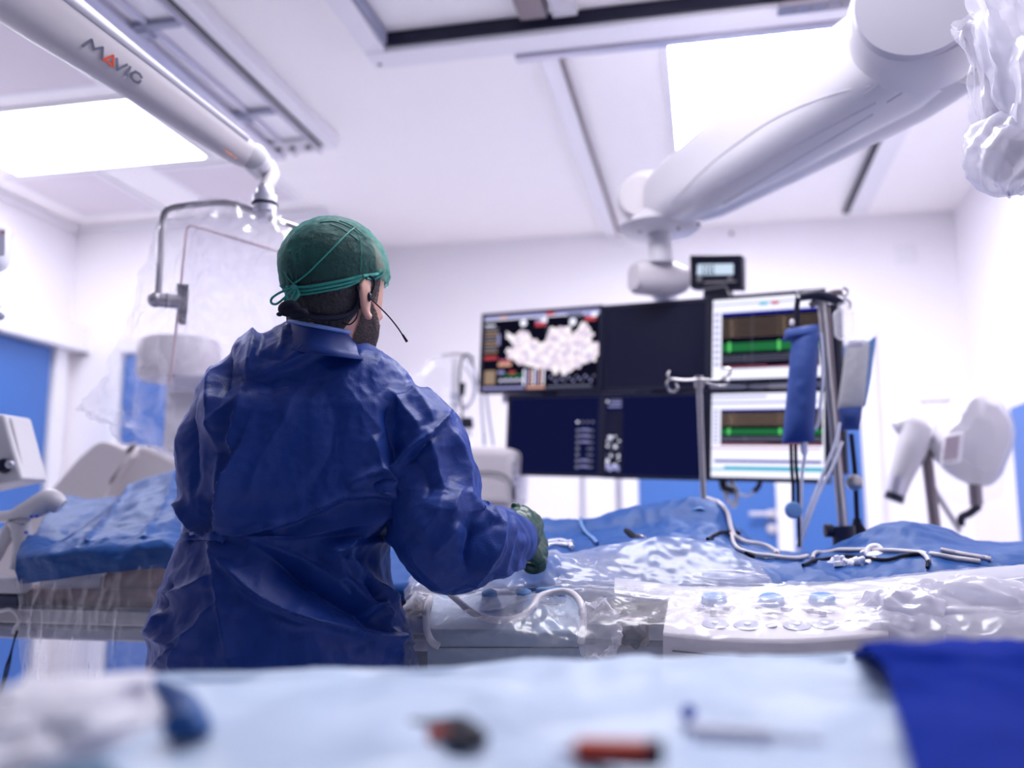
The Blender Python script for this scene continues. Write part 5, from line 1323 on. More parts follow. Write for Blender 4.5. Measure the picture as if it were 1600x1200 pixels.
# nod and side lean
nod = Matrix.Rotation(math.radians(-4), 3, HR) ; HF = nod @ HF; HZ = nod @ HZ
HC = atv(514, 545, 1.655)                       # level of the chin, below the ear axis
HH = (atv(521, 344, 1.655).z - HC.z)            # chin to crown
SEC = [(-.02, .030, .060, .030), (0, .040, .088, .046), (.03, .052, .100, .056), (.06, .062, .100, .070), (.09, .069, .100, .086), (.12, .074, .097, .097), (.15, .0755, .096, .098), (.175, .071, .088, .090), (.195, .062, .075, .077), (.212, .049, .057, .060), (.224, .033, .038, .040), (.232, .012, .012, .014)]
SCH = HH / .232
def head_pt(h, th, off=0.0):
    """h: height over chin, th: 0 = face, 90deg = right side, 180 = back of head"""
    h = max(-.02, min(.232, h))
    for k in range(len(SEC) - 1):
        if h <= SEC[k + 1][0]: break
    a_, b_ = SEC[k], SEC[k + 1]; t_ = (h - a_[0]) / (b_[0] - a_[0])
    # smooth radius interpolation with neighbours
    p0 = SEC[max(k - 1, 0)]; p3 = SEC[min(k + 2, len(SEC) - 1)]
    def ci(i):
        if k >= len(SEC) - 3: return a_[i] + (b_[i] - a_[i]) * t_
        return .5 * (2 * a_[i] + (b_[i] - p0[i]) * t_ + (2 * p0[i] - 5 * a_[i] + 4 * b_[i] - p3[i]) * t_ * t_ + (3 * a_[i] - p0[i] - 3 * b_[i] + p3[i]) * t_ ** 3)
    w_, f_, bk = ci(1), ci(2), ci(3)
    s_, c_ = math.sin(th), math.cos(th)
    e = 2.08
    rx, ry = w_ + off, (f_ if c_ > 0 else bk) + off
    rr = (abs(s_) ** e + abs(c_) ** e) ** (-1 / e)
    x, y = s_ * rr * rx, c_ * rr * ry
    # nose, lips, brow, eye sockets, chin
    if c_ > 0 and off < .004:
        g = lambda th0, wd, h0, hd: math.exp(-((th - th0) / wd) ** 2 - ((h - h0) / hd) ** 2)
        tw = th if th < math.pi else th - 2 * math.pi
        g = lambda th0, wd, h0, hd: math.exp(-((tw - th0) / wd) ** 2 - ((h - h0) / hd) ** 2)
        y += .026 * g(0, .16, .088, .014) + .014 * g(0, .12, .105, .020) + .006 * g(0, .35, .136, .012) - .010 * (g(.38, .16, .120, .011) + g(-.38, .16, .120, .011))
        y += .007 * g(0, .25, .060, .006) + .007 * g(0, .25, .048, .006) + .006 * g(0, .3, .015, .014)
    return HC + (HR * x + HF * y + HZ * h) * SCH
def head_rows(h0, h1, nh, off=0.0, nth=72, disp=None):
    rows = []
    for i in range(nh + 1):
        h = h0 + (h1 - h0) * i / nh; row = []
        for k in range(nth):
            th = 2 * math.pi * k / nth
            o_ = off + (disp(h, th) if disp else 0)
            row.append(head_pt(h, th, o_))
        rows.append(row)
    return rows
body = MB()
closed_loft(body, head_rows(-.02, .2319, 44))
# neck
nk = [atv(497, 585, 1.715), atv(505, 540, 1.70), atv(512, 500, 1.675), atv(517, 465, 1.66)]
body.tube(nk, [.085, .064, .059, .058], 28, steps=14)
# right ear
EC = atv(573, 466, 1.60)
ear_up = (Vector((0, 0, 1)) - HF * .12).normalized()
hit0 = HC + (HR * .072 - HF * .004 + HZ * .09) * SCH
def earP(px_, py_, dv=0.0): return atv(px_, py_, 1.612 + dv)
body.tube([earP(578, 447, .012), earP(574, 438, .004), earP(568, 441, -.006), earP(565, 452, -.011), earP(566, 466, -.010), earP(568, 480, -.006), earP(572, 490, .0), earP(576, 496, .006), earP(579, 490, .012)], [.004, .0052, .0056, .006, .006, .0062, .0068, .0066, .004], 12, steps=40)
body.ball(earP(575, 466, .006), (.0055, .015, .030), Matrix((tuple(RGT), tuple(WH), (0, 0, 1))).transposed())
# torso inside the gown
rows = []
for (y, xl, xr, vc, b_) in ((560, 430, 580, 1.71, .07), (600, 350, 640, 1.715, .10), (650, 330, 660, 1.72, .115), (740, 335, 640, 1.715, .12), (835, 345, 600, 1.71, .115), (930, 330, 590, 1.71, .125), (1040, 320, 600, 1.71, .13)):
    a_ = atv(xl, y, vc); c_ = atv(xr, y, vc); rows.append(super_row((a_ + c_) / 2, RGT, WH, (c_ - a_).length / 2 - .012, b_ - .01))
closed_loft(body, rows)
for sx in (-1, 1):
    hip = PB + RGT * (.09 * sx) + Vector((0, 0, .96)); kn = PB + RGT * (.11 * sx) + Vector((0, 0, .50)); an = PB + RGT * (.12 * sx) + WH * -.02 + Vector((0, 0, .09))
    body.tube([hip, kn, an], [.085, .058, .040], 18, steps=12)
    body.tube([an + WH * -.05 - Vector((0, 0, .045)), an + WH * .05 - Vector((0, 0, .05)), an + WH * .17 - Vector((0, 0, .06))], [.032, .036, .024], 14, steps=8)
# arms
RA = [atv(655, 640, 1.70), atv(692, 740, 1.69), atv(690, 852, 1.64), atv(762, 846, 1.72), atv(815, 838, 1.79)]
body.tube(RA, [.040, .042, .043, .036, .028], 18, steps=26)
LA = [atv(340, 640, 1.72), atv(330, 740, 1.74), atv(345, 840, 1.78), atv(410, 862, 1.90), atv(474, 868, 1.98)]
body.tube(LA, [.038, .040, .043, .036, .028], 18, steps=26)
def hand(mb, wrist, dirv, down, side, r=1.0, curl=.5, off=0.0):
    """palm plus five separate fingers; dirv = finger direction, side = towards the thumb"""
    palm_end = wrist + dirv * .085 * r
    rows = []
    for k in range(7):
        t_ = k / 6; c_ = wrist.lerp(palm_end, t_)
        rows.append(super_row(c_, side, down, (.027 + .017 * math.sin(min(1, t_ * 1.3) * math.pi / 2)) * r + off, (.018 - .004 * t_) * r + off, 20, 2.6))
    closed_loft(mb, rows)
    for k, (L_, s0) in enumerate(((.070, .031), (.078, .011), (.073, -.010), (.058, -.030))):
        p = palm_end + side * s0 * r - dirv * .01; d_ = (dirv + side * (s0 * 1.5)).normalized(); pts = [p]; cu = curl * (1 + .18 * k)
        for j, f_ in enumerate((.45, .32, .23)):
            an = cu * (j + .5) * 1.0
            q = d_ * math.cos(an) + down * math.sin(an); p = p + q * L_ * f_ * r; pts.append(p)
        mb.tube(pts, [x * r + off * .6 for x in (.0095, .009, .0082, .0068)], 12, steps=12)
        mb.ball(pts[-1], .0068 * r + off * .6, nu=10, nv=6)
    p = wrist + dirv * .022 * r + side * .024 * r; d_ = (dirv * .55 + side * .65 + down * .45).normalized()
    pts = [p, p + d_ * .032 * r, p + d_ * .055 * r + dirv * .012 * r, p + d_ * .066 * r + dirv * .036 * r]
    mb.tube(pts, [x * r + off * .6 for x in (.014, .012, .010, .008)], 12, steps=10); mb.ball(pts[-1], .008 * r, nu=10, nv=6)
Wr = atv(803, 826, 1.79)
hd = (RGT * .62 + WH * .45 - Vector((0, 0, .45))).normalized(); hs = (-RGT * .35 + WH * .55 + Vector((0, 0, 1.0))); hs = (hs - hd * hs.dot(hd)).normalized(); hdn = hd.cross(hs).normalized()
if hdn.dot(WH) < 0: hdn = -hdn
hand(body, Wr, hd, hdn, hs, .92, .75)
Wl = atv(478, 868, 1.985)
hd2 = (RGT * .9 + WH * .3 - Vector((0, 0, .15))).normalized(); hs2 = (WH * -.2 + Vector((0, 0, 1))); hs2 = (hs2 - hd2 * hs2.dot(hd2)).normalized(); hn2 = hd2.cross(hs2).normalized()
hand(body, Wl, hd2, -hn2 if hn2.dot(WH) < 0 else hn2, hs2, .92, .5)
bodyo = remeshed(body, 'body', M['skin'], .0042, person, 3)
# gloves
gl = MB(); hand(gl, Wr - hd * .004, hd, hdn, hs, .96, .75, .0035)
gl.tube([atv(796, 828, 1.782), Wr + hd * .01, Wr + hd * .045], [.040, .043, .036], 24, steps=8)
gl.tube([atv(806, 795, 1.80), atv(803, 786, 1.80)], [.010, .006], 12); gl.ball(atv(816, 806, 1.81), (.024, .024, .020)); gl.ball(atv(828, 822, 1.82), (.026, .026, .030))
def gdef(co, no):
    for i in range(len(co)):
        p = Vector(co[i]); co[i] += no[i] * (.0022 * ridge(p, 34, 2) - .001)
    return co
remeshed(gl, 'glove', M['glove'], .0028, person, 3, gdef)
gl = MB(); hand(gl, Wl - hd2 * .004, hd2, -hn2 if hn2.dot(WH) < 0 else hn2, hs2, .96, .5, .0035); gl.tube([Wl - hd2 * .05, Wl], [.032, .034], 20)
remeshed(gl, 'glove', M['glove'], .0035, person, 2)
# shoes
for sx in (-1, 1):
    an = PB + RGT * (.12 * sx)
    MB().tube([an + WH * -.09 + Vector((0, 0, .04)), an + Vector((0, 0, .05)), an + WH * .12 + Vector((0, 0, .038)), an + WH * .19 + Vector((0, 0, .03))], [.035, .047, .044, .026], 18, steps=12, flat=(Vector((0, 0, 1)), .8)).build('clog', M['white'], person)

# hair on scalp and nape, beard
def hairn(h, th): return .0015 * noise.noise(Vector((math.cos(th) * 9, math.sin(th) * 9, h * 60)))
rows = []
for i in range(37):
    f_ = i / 36; row = []
    for k in range(97):
        th = math.radians(78) + (math.radians(360 - 156)) * k / 96
        side_ = abs(th - math.pi) / math.radians(102)
        h0 = -.012 + .11 * side_ ** 3
        h = h0 + (.228 - h0) * f_
        row.append(head_pt(h, th, .0035 + hairn(h, th)))
    rows.append(row)
MB().grid(rows).build('hair', M['hair'], person)
# nape hair that runs on to the neck
rows = []
for (x0, x1, y, v) in ((446, 566, 470, 1.655), (448, 560, 490, 1.66), (450, 552, 505, 1.67), (454, 548, 522, 1.685)):
    a_ = atv(x0, y, v + .005); c_ = atv(x1, y, v + .01); c0_ = (a_ + c_) / 2; rx = (c_ - a_).length / 2; row = []
    for k in range(41):
        an = math.pi + math.pi * k / 40; row.append(c0_ + RGT * math.cos(an) * rx + WH * (math.sin(an) * .070 + .002))
    rows.append(row)
MB().grid(patch(rows, 60, 20, lambda p, u_, v_: .002 * noise.noise(p * 90))).build('nape_hair', M['hair'], person)
# beard: stubbly shell along cheek and jaw on both sides
m = mat('beard_hair', (38, 26, 34), .7, var=.4, bump=.5, bscale=300, scale=120); nt = m.node_tree
tcn = nt.nodes.new('ShaderNodeTexCoord'); vn = nt.nodes.new('ShaderNodeTexNoise'); vn.inputs['Scale'].default_value = 600; vn.inputs['Detail'].default_value = 2
mrn = nt.nodes.new('ShaderNodeMapRange'); mrn.inputs['From Min'].default_value = .28; mrn.inputs['From Max'].default_value = .50
nt.links.new(tcn.outputs['Object'], vn.inputs['Vector']); nt.links.new(vn.outputs['Fac'], mrn.inputs['Value']); nt.links.new(mrn.outputs[0], nt.nodes['Principled BSDF'].inputs['Alpha'])
M['beard'] = m
rows = []
for i in range(31):
    f_ = i / 30; row = []
    for k in range(90):
        th = math.radians(-86) + math.radians(172) * k / 89; s_ = abs(th) / math.radians(86)
        hb = -.012 + .02 * s_ ** 2; ht = .040 + .075 * max(0, s_ - .25) ** 1.2 + (.025 if s_ < .3 else 0)
        h = hb + (ht - hb) * f_
        row.append(head_pt(h, th, .0028 + .0016 * noise.noise(Vector((th * 14, h * 160, 2)))))
    rows.append(row)
MB().grid(rows).build('beard', M['beard'], person)
# sideburn in front of the ear
rows = []
for i in range(20):
    h = .085 + .055 * i / 19
    rows.append([head_pt(h, math.radians(66 + 22 * k / 14), .003 + .001 * noise.noise(Vector((k * .7, h * 200, 1)))) for k in range(15)])
MB().grid(rows).build('sideburn', M['beard'], person)
rows = []
for i in range(6):
    h = .1335 + .009 * i / 5
    rows.append([head_pt(h - .00002 * (k - 9) ** 2, math.radians(14 + 26 * k / 18), .0035 - .0006 * abs(i - 2.5)) for k in range(19)])
MB().grid(rows).build('eyebrow', M['hair'], person)
for sg in (-1, 1):
    ec = head_pt(.120, sg * .38, -.006); e_ = MB().ball(ec, .012).build('eyeball', mat('eye_white', (230, 224, 226), .2), person)

# surgical cap: thin puffed fabric with pleats
m = mat('cap_fabric', (30, 104, 100), .6, var=.12, bump=.25, bscale=120, scale=40, sheen=.5, translucent=.0)
nt = m.node_tree; b_ = nt.nodes['Principled BSDF']; out = nt.nodes['Material Output']
tr = nt.nodes.new('ShaderNodeBsdfTransparent'); tl = nt.nodes.new('ShaderNodeBsdfTranslucent'); tl.inputs[0].default_value = lin((110, 205, 190)) + (1,)
m1 = nt.nodes.new('ShaderNodeMixShader'); m1.inputs[0].default_value = .45; nt.links.new(b_.outputs[0], m1.inputs[1]); nt.links.new(tl.outputs[0], m1.inputs[2])
lwn = nt.nodes.new('ShaderNodeLayerWeight'); lwn.inputs['Blend'].default_value = .4
mpn = nt.nodes.new('ShaderNodeMapRange'); mpn.inputs['From Min'].default_value = 0; mpn.inputs['From Max'].default_value = .8; mpn.inputs['To Min'].default_value = .38; mpn.inputs['To Max'].default_value = .95
m2 = nt.nodes.new('ShaderNodeMixShader'); nt.links.new(lwn.outputs['Facing'], mpn.inputs['Value']); nt.links.new(mpn.outputs[0], m2.inputs[0])
nt.links.new(tr.outputs[0], m2.inputs[1]); nt.links.new(m1.outputs[0], m2.inputs[2]); nt.links.new(m2.outputs[0], out.inputs['Surface'])
M['cap'] = m
def capline(th):   # lower rim of the cap over the chin height
    c_ = math.cos(th)
    return (.118 + .016 * c_) if c_ > 0 else (.118 + .028 * c_)
rows = []
NT = 200; NR = 70
for i in range(NR + 1):
    f_ = i / NR; row = []
    for k in range(NT):
        th = 2 * math.pi * k / NT; h0 = capline(th); h = h0 + (.2318 - h0) * (1 - (1 - f_) ** 1.7)
        puff = .004 + .006 * math.sin(math.pi * min(1, f_ * 1.0)) ** .6
        p = Vector((math.cos(th) * 1.0, math.sin(th) * 1.0, f_ * 2.2))
        pl = .0022 * abs(math.sin(th * 13 + 2.5 * noise.noise(p * 1.5))) * math.exp(-f_ * 6) + .0022 * (ridge(p, 1.7, 3) - .5) + .0012 * fbm(p, 7)
        row.append(head_pt(h, th, puff + pl) + HZ * (.006 * f_ ** 4 if f_ > .2 else 0))
    rows.append(row)
cap = MB().grid(rows, closed=True).build('surgical_cap', M['cap'], person, angle=180)
def on(objs, pts, off):
    out_ = []
    for (x, y) in pts:
        h = cast(objs, x, y)
        if h: out_.append(h[0] + h[1] * off)
    return out_
def strapline(name, pts, r, parent, objs, m, off=.001, n=6, dens=8, flat=None):
    P2 = [Vector((x, y, 0)) for x, y in pts]; P2 = smooth_path(P2, dens * (len(pts) - 1))
    q = on(objs, [(p.x, p.y) for p in P2], off)
    if len(q) > 2: return MB().tube(q, r, n).build(name, m, parent)
strapline('tie_cord', [(458, 444), (480, 428), (510, 398), (540, 368), (554, 356)], .0015, cap, [cap], M['greentie'])
strapline('tie_cord', [(444, 424), (450, 434), (460, 445)], .0013, cap, [cap], M['greentie'])
strapline('tie_cord', [(563, 425), (564, 400), (562, 375), (556, 360)], .0008, cap, [cap], M['greentie'])
strapline('pleat', [(500, 348), (520, 346), (545, 355), (565, 368)], .0010, cap, [cap], M['greentie'])
strapline('pleat', [(515, 350), (535, 358), (560, 376)], .0009, cap, [cap], M['greentie'])
strapline('pleat', [(530, 345), (548, 352), (566, 366), (572, 374)], .0009, cap, [cap], M['greentie'])
for k, (dy, r_) in enumerate(((0, .0030), (6, .0028), (11, .0022))):
    strapline('band', [(440, 446 + dy * .6), (455, 448 + dy), (480, 448 + dy), (510, 443 + dy), (540, 437 + dy), (565, 431 + dy * .6)], r_, cap, [cap, bodyo, bpy.data.objects['hair']], M['greentie'], .0015)
strapline('band', [(566, 431), (578, 430), (588, 428), (596, 423)], .0035, cap, [cap, bodyo], M['greentie'], .0015)
strapline('band', [(572, 436), (584, 436), (594, 430), (598, 425)], .0025, cap, [cap, bodyo], M['greentie'], .0015)
# bow at the back
def loopt(pts, v, r, nm='bow_loop'):
    return MB().tube([atv(x, y, v + dv) for x, y, dv in pts], r, 8, steps=36).build(nm, M['greentie'], cap)
vb = cast([cap, bodyo, bpy.data.objects['hair']], 462, 450); vb = (vb[0] - CAM).dot(WH) - .006 if vb else 1.53
loopt([(462, 448, 0), (450, 452, -.004), (436, 458, -.006), (425, 466, -.006), (424, 473, -.006), (432, 475, -.008), (446, 464, -.006), (458, 452, -.004)], vb, .0022)
loopt([(460, 450, 0), (450, 460, -.006), (445, 468, -.008), (450, 472, -.008), (458, 462, -.006), (462, 452, -.003)], vb, .0024)
loopt([(450, 448, 0), (448, 462, -.006), (452, 474, -.008)], vb, .003)
loopt([(462, 450, 0), (466, 460, -.005), (458, 470, -.007), (452, 476, -.007)], vb, .0034)
MB().ball(atv(460, 449, vb - .003), .006).build('knot', M['greentie'], cap)

# headset: neckband, ear hook, microphone boom
hs_ = thing('headset', 'black neckband headset with a thin microphone boom worn by the gowned person', 'headset', atv(500, 490, 1.6))
hair_o = bpy.data.objects['hair']; nape_o = bpy.data.objects['nape_hair']
q = on([bodyo, hair_o, nape_o], [(455, 482), (475, 490), (500, 496), (525, 496), (545, 490), (556, 478), (560, 462), (562, 448)], .004)
MB().tube([atv(441, 486, 1.565), atv(446, 484, 1.56)] + q, [.004, .007] + [.0052] * (len(q) - 1) + [.003], 10, steps=50).build('neckband', M['black'], hs_)
mb = MB(); mb.ball(atv(452, 482, 1.555), (.021, .012, .015)); mb.ball(atv(466, 490, 1.555), (.020, .012, .011)); mb.build('battery_pack', M['rubber'], hs_)
MB().ball(atv(437, 491, 1.56), (.006, .005, .004)).build('pack_button', M['black'], hs_)
MB().slab([atv(484, 506, 1.585), atv(490, 507, 1.585), atv(490, 504, 1.585), atv(484, 503, 1.585)], .001, -WH).build('label', M['steel'], hs_, smooth=False)
MB().tube([earP(565, 434, .0), earP(575, 431, .0), earP(584, 437, .004), earP(584, 448, .004), earP(578, 462, .0), earP(576, 470, -.004)], .0022, 8, steps=24).build('ear_hook', M['rubber'], hs_)
MB().ball(earP(577, 464, -.004), (.004, .005, .009)).build('ear_piece', M['black'], hs_)
MB().tube([earP(576, 464, -.006), earP(590, 477, -.012), earP(606, 493, -.016), earP(620, 510, -.016), earP(630, 525, -.016)], .0013, 8, steps=24).build('boom', M['rubber'], hs_)
MB().tube([earP(629, 523, -.016), earP(636, 534, -.016)], [.002, .0026], 8).build('microphone', M['rubber'], hs_)
MB().tube([atv(536, 505, 1.60), atv(546, 507, 1.592), atv(555, 500, 1.59), atv(559, 490, 1.592), atv(560, 478, 1.60)], .0013, 8, steps=20).build('wire', M['rubber'], hs_)

# gown --------------------------------------------------------------
G = MB()
GR = [(510, 450, 545, 1.70, .070, .050), (526, 430, 556, 1.70, .08, .062), (540, 398, 572, 1.70, .09, .072), (555, 368, 598, 1.70, .10, .085), (570, 350, 624, 1.70, .115, .097), (587, 334, 640, 1.705, .12, .107), (610, 316, 654, 1.71, .13, .12), (645, 300, 664, 1.71, .13, .142), (700, 292, 664, 1.71, .135, .150), (760, 292, 645, 1.71, .135, .150), (800, 292, 628, 1.71, .135, .142), (835, 294, 611, 1.71, .13, .134), (870, 282, 610, 1.71, .135, .142), (905, 270, 612, 1.71, .14, .155), (950, 256, 622, 1.71, .15, .165), (1000, 249, 640, 1.71, .16, .175), (1050, 242, 652, 1.71, .165, .18), (1150, 232, 664, 1.71, .17, .185), (1300, 226, 676, 1.71, .17, .19), (1500, 222, 690, 1.71, .17, .19)]
rows = []
for (y, xl, xr, vc, bf, bb) in GR:
    a_ = atv(xl, y, vc); c_ = atv(xr, y, vc); z = (a_.z + c_.z) / 2
    rows.append(super_row((a_ + c_) / 2, RGT, WH, (c_ - a_).length / 2, bf, 64, 2.3, bb))
closed_loft(G, rows)
# sleeves
G.tube([atv(622, 646, 1.69), atv(655, 690, 1.68), atv(673, 760, 1.67), atv(684, 825, 1.635), atv(708, 853, 1.635), atv(750, 846, 1.68), atv(790, 842, 1.74), atv(812, 838, 1.775)], [.072, .080, .084, .084, .079, .067, .054, .044], 40, steps=60)
G.tube([atv(364, 650, 1.71), atv(350, 700, 1.71), atv(346, 770, 1.73), atv(360, 835, 1.77), atv(410, 858, 1.86), atv(462, 866, 1.96)], [.068, .072, .068, .062, .052, .042], 36, steps=50)

def Z5(*pts): return [(230 + x / 2.58, 320 + y / 2.58) for x, y in pts]
def Z2(*pts): return [(220 + x / 3.333, 740 + y / 3.333) for x, y in pts]
def Z3(*pts): return [(600 + x / 3.2, 740 + y / 3.2) for x, y in pts]
# (points, height, width on the left of travel, width on the right, taper mode)
FOLDS = [
 # back flap: pleat edge, flap edge, long overlap
 (Z5((452, 512), (448, 600), (440, 700)), .014, 3, 34, 'se'),
 (Z5((402, 718), (460, 705), (560, 660), (700, 600), (800, 548)), .013, 26, 4, 'se'),
 (Z5((402, 718), (385, 830), (352, 955), (372, 1020), (350, 1100), (325, 1200)), .018, 44, 5, 's'),
 (Z2((490, 10), (450, 130), (415, 250), (400, 318)), .014, 34, 5, 'e'),
 (Z2((388, 372), (405, 520), (425, 680), (450, 850), (462, 960)), .010, 20, 8, 'e'),
 # left sleeve and left back
 (Z5((345, 582), (335, 660), (325, 720), (318, 790)), -.010, 7, 10, 'se'),
 (Z5((272, 640), (262, 760), (275, 880), (300, 1000)), .010, 9, 14, 'se'),
 (Z5((210, 750), (195, 860), (205, 980), (200, 1180)), -.008, 6, 10, 'se'),
 (Z5((160, 830), (150, 960), (150, 1080), (145, 1180)), .006, 6, 8, 'se'),
 (Z5((390, 770), (300, 840), (270, 900), (330, 980)), .006, 10, 8, 'se'),
 (Z5((540, 560), (450, 640), (400, 718)), .006, 12, 12, 'se'),
 (Z5((300, 1000), (290, 1090), (285, 1190)), .006, 8, 8, 'se'),
 # collar and shoulder folds
 (Z5((560, 500), (545, 600), (540, 640)), .006, 8, 10, 'se'),
 (Z5((830, 520), (730, 570), (640, 600), (560, 650)), .007, 10, 14, 'se'),
 (Z5((940, 600), (900, 700), (930, 760)), .004, 12, 12, 'se'),
 (Z5((960, 740), (1010, 790), (1070, 860), (1110, 930)), .008, 9, 14, 'se'),
 (Z5((1050, 720), (1110, 790), (1150, 880)), .007, 8, 10, 'se'),
 (Z5((990, 790), (970, 860), (980, 960), (1020, 1060)), -.008, 12, 12, 'se'),
 (Z5((760, 640), (800, 740), (900, 860), (960, 930)), .004, 18, 22, 'se'),
 (Z5((620, 720), (560, 860), (480, 1000), (420, 1180)), .005, 20, 26, 'se'),
 (Z5((700, 700), (760, 860), (740, 1000), (650, 1180)), -.005, 24, 20, 'se'),
 # sleeve seam
 (Z5((1196, 868), (1150, 925), (1080, 985), (1020, 1060), (985, 1130)), .011, 6, 9, ''),
 (Z5((1190, 895), (1120, 975), (1040, 1060)), -.007, 4, 6, 'se'),
 (Z5((800, 1130), (870, 1085), (935, 1060), (965, 1100), (995, 1150)), .011, 7, 10, 'se'),
 (Z5((930, 1060), (925, 1000), (900, 930)), .006, 8, 12, 'e'),
 # right upper sleeve
 (Z5((1120, 900), (1150, 1000), (1180, 1100), (1200, 1180)), .007, 9, 13, 'se'),
 (Z5((1200, 890), (1240, 960), (1280, 1060), (1300, 1180)), .007, 8, 10, 'se'),
 (Z5((1060, 1000), (1110, 1060), (1140, 1140), (1130, 1190)), -.006, 9, 9, 'se'),
 (Z3((385, 70), (350, 150), (335, 240)), .009, 7, 12, 'se'),
 (Z3((400, 90), (440, 150), (460, 200), (520, 270)), .008, 7, 8, 'se'),
 (Z3((470, 130), (500, 200), (540, 280), (520, 360), (470, 460), (440, 560)), .013, 8, 13, 'se'),
 (Z3((430, 200), (440, 300), (410, 400), (415, 500)), -.010, 9, 8, 'se'),
 (Z3((600, 190), (570, 270), (530, 400), (500, 480)), .008, 8, 10, 'se'),
 (Z3((640, 220), (620, 320), (580, 420), (550, 490)), .007, 7, 9, 'se'),
 (Z3((690, 300), (660, 380), (610, 450)), .006, 6, 8, 'se'),
 (Z3((530, 490), (610, 450), (700, 425)), .008, 6, 7, 'se'),
 (Z3((380, 250), (320, 330), (240, 410)), .007, 10, 14, 'se'),
 (Z3((300, 100), (260, 220), (180, 330)), .006, 12, 16, 'se'),
 (Z3((130, 330), (180, 430), (260, 520), (330, 580)), .006, 14, 12, 'se'),
 # belt and folds radiating from it
 (Z2((440, 325), (560, 300), (700, 268), (820, 230), (900, 190), (1060, 108), (1200, 90), (1310, 92)), .012, 12, 5, 's'),
 (Z2((440, 335), (620, 345), (780, 335), (900, 305), (1030, 270), (1150, 225), (1230, 165), (1270, 122)), .011, 16, 9, 's'),
 (Z2((560, 345), (680, 385), (820, 440), (920, 500), (1010, 570)), .011, 7, 16, 's'),
 (Z2((600, 370), (720, 470), (850, 580), (960, 650), (1080, 715), (1250, 800), (1360, 870)), -.020, 18, 20, 's'),
 (Z2((398, 400), (450, 490), (530, 575), (650, 665), (780, 730), (900, 775), (1050, 815), (1200, 850), (1365, 884)), .015, 26, 5, 's'),
 (Z2((660, 740), (820, 800), (1000, 810), (1140, 830)), .006, 12, 12, 'se'),
 (Z2((600, 300), (800, 250), (960, 190)), -.007, 12, 10, 'se'),
 (Z2((500, 200), (640, 240), (760, 240)), .004, 16, 16, 'se'),
 (Z2((1290, 130), (1210, 200), (1150, 275), (1090, 350), (1055, 395), (1000, 415)), .016, 9, 13, 's'),
 (Z2((1060, 400), (1140, 370), (1230, 350), (1300, 340)), .009, 7, 9, 's'),
 (Z2((1000, 425), (1020, 500), (1040, 560), (1090, 600), (1140, 660), (1170, 700)), .013, 8, 8, ''),
 (Z2((1055, 400), (1060, 470), (1110, 540), (1150, 640), (1170, 700)), .010, 6, 8, ''),
 (Z2((1060, 470), (1150, 540), (1250, 600), (1320, 660), (1350, 740), (1355, 820)), .013, 9, 12, ''),
 (Z2((1150, 715), (1200, 685), (1250, 690), (1280, 740), (1285, 810), (1330, 860)), .013, 6, 9, ''),
 (Z2((1100, 560), (1180, 600), (1240, 680)), -.010, 7, 7, 'se'),
 (Z2((1200, 880), (1290, 900), (1390, 930), (1430, 980)), .008, 12, 8, 'se'),
 (Z2((880, 800), (930, 900), (990, 1000)), .003, 20, 20, 'se'),
 # lower left
 (Z2((400, 540), (330, 580), (250, 612), (150, 632)), .010, 8, 9, 's'),
 (Z2((415, 675), (350, 740), (290, 830), (200, 890), (75, 850)), .009, 9, 10, 's'),
 (Z2((310, 800), (270, 870), (210, 960), (180, 1050)), .012, 8, 10, 'se'),
 (Z2((230, 900), (160, 960), (80, 1040)), .009, 8, 9, 'se'),
 (Z2((130, 720), (110, 780), (75, 850)), .009, 8, 10, 'se'),
 (Z2((180, 560), (150, 640), (130, 720)), -.007, 8, 8, 'se'),
 (Z2((230, 150), (260, 220), (300, 280), (350, 318)), .011, 7, 7, ''),
 (Z2((215, 200), (235, 260), (290, 320), (350, 330)), -.008, 5, 5, 's'),
 (Z2((390, 100), (385, 200), (395, 310)), -.005, 10, 10, 'se'),
 (Z2((500, 480), (480, 600), (500, 760)), .003, 18, 18, 'se'),
]
Mcam = np.array([list(RGT), list(UPV), list(FWD)])
def fast_ridge(co, s, seed=0, o=3):
    return np.array([ridge(Vector(c) + Vector((seed, 0, 0)), s, o) for c in co])
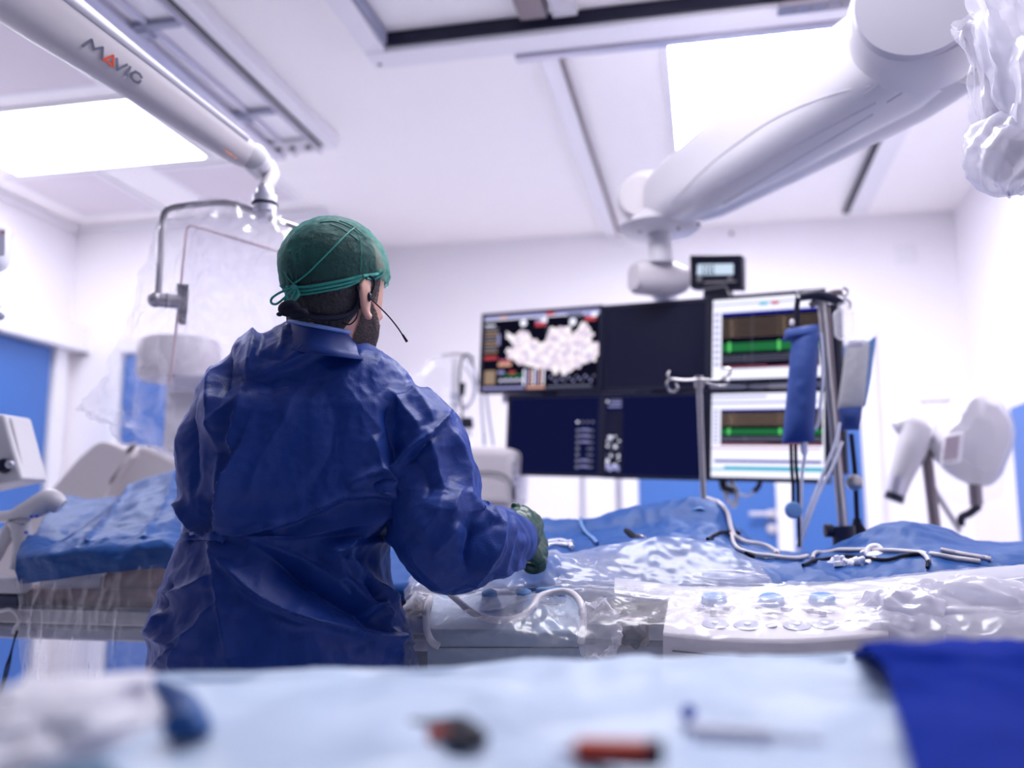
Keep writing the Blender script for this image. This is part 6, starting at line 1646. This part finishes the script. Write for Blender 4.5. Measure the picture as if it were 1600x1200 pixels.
def gown_deform(co, no):
    d = (co - np.array(CAM)) @ Mcam.T
    X = 800 + FPX * d[:, 0] / d[:, 2]; Y = 600 - FPX * d[:, 1] / d[:, 2]
    wh = np.array(WH); facing = -(no @ wh); wgt = np.clip((facing + .25) / .5, 0, 1)
    vd = (co - np.array(CAM)) @ wh
    tot = np.zeros(len(co))
    for (pts, h, wl, wr_, mode) in FOLDS:
        P = np.array(pts, dtype=float); seg = P[1:] - P[:-1]; L = np.hypot(seg[:, 0], seg[:, 1]); cum = np.concatenate([[0], np.cumsum(L)]); T = cum[-1]
        mx = 3.2 * max(wl, wr_)
        sel = np.where((X > P[:, 0].min() - mx) & (X < P[:, 0].max() + mx) & (Y > P[:, 1].min() - mx) & (Y < P[:, 1].max() + mx) & (wgt > 0))[0]
        if len(sel) == 0: continue
        x, y = X[sel], Y[sel]; best = np.full(len(sel), 1e9); sd = np.zeros(len(sel)); tt = np.zeros(len(sel))
        for i in range(len(seg)):
            u_ = ((x - P[i, 0]) * seg[i, 0] + (y - P[i, 1]) * seg[i, 1]) / (L[i] ** 2); uc = np.clip(u_, 0, 1)
            dx = x - (P[i, 0] + uc * seg[i, 0]); dy = y - (P[i, 1] + uc * seg[i, 1]); dist = np.hypot(dx, dy)
            cr_ = seg[i, 0] * dy - seg[i, 1] * dx      # >0 : right of travel (y down)
            b_ = dist < best; best[b_] = dist[b_]; sd[b_] = cr_[b_]; tt[b_] = (cum[i] + uc[b_] * L[i]) / T
        w_ = np.where(sd > 0, wr_, wl)
        prof = np.exp(-(best / w_) ** 1.05)
        tap = np.ones(len(sel))
        if 's' in mode: tap *= np.clip(tt / .22, 0, 1) ** .7
        if 'e' in mode: tap *= np.clip((1 - tt) / .22, 0, 1) ** .7
        tot[sel] += h * (2.0 if P[:, 1].mean() > 800 else 1.65) * prof * tap
    # belt cinch between the left side and the tie knot
    fine = np.zeros(len(co))
    for i in range(len(co)):
        p = Vector(co[i]); q = Vector((p.x, p.y, p.z * .8))
        fine[i] = .0075 * (ridge(q, 6.5, 3) - .6) + .0016 * (ridge(p, 26, 2) - .5) + .003 * noise.noise(p * 5)
    co = co + no * (tot * wgt * .95 + fine)[:, None]
    return co
gown = remeshed(G, 'gown', M['gown'], .0034, person, 7, gown_deform)
# collar binding, belt tie
def arc(dy, grow):
    r_ = []
    for k in range(41):
        an = math.pi * (1 - k / 40); c_ = math.cos(an)
        r_.append(atv(503 + (53 + grow) * c_, 511 + 10 * c_ + dy, 1.68 - (.088 + grow * .0012) * math.sin(an)))
    return r_
MB().grid([arc(0, 0), arc(8, 1), arc(18, 5), arc(30, 14), arc(42, 26)]).build('collar', M['gown'], person, solid=.002)
MB().tube(arc(0, 0), .0040, 8).build('collar_binding', M['gowntrim'], person)
def ribbon(name, pts, w, m, par, lift=.0035, dens=8):
    P2 = smooth_path([Vector((x, y, 0)) for x, y in pts], dens * (len(pts) - 1)); cent = []
    for p in P2:
        h = cast([gown], p.x, p.y)
        if h: cent.append(h[0] - WH * lift)
    if len(cent) < 3: return
    # soften the path
    for _ in range(3): cent = [cent[0]] + [(a_ + b_ * 2 + c_) / 4 for a_, b_, c_ in zip(cent[:-2], cent[1:-1], cent[2:])] + [cent[-1]]
    rows = []
    for i, c_ in enumerate(cent):
        t_ = (cent[min(i + 1, len(cent) - 1)] - cent[max(i - 1, 0)]).normalized(); n_ = t_.cross(WH).normalized()
        ww = w * (1 - .35 * math.sin(i * .9) * .3)
        rows.append([c_ + n_ * ww * s_ - WH * (.001 * (1 - s_ * s_) + .0012 * noise.noise((c_ + n_ * s_ * .1) * 60)) for s_ in (-1, -.5, 0, .5, 1)])
    return MB().grid(rows).build(name, m, par, solid=.0015)
ribbon('belt', [(286, 838), (300, 838), (318, 838), (330, 838), (345, 839), (353, 843)], .0065, M['gown'], person, .007)
ribbon('belt_end', [(291, 836), (305, 833), (320, 836)], .003, M['gown'], person, .007)
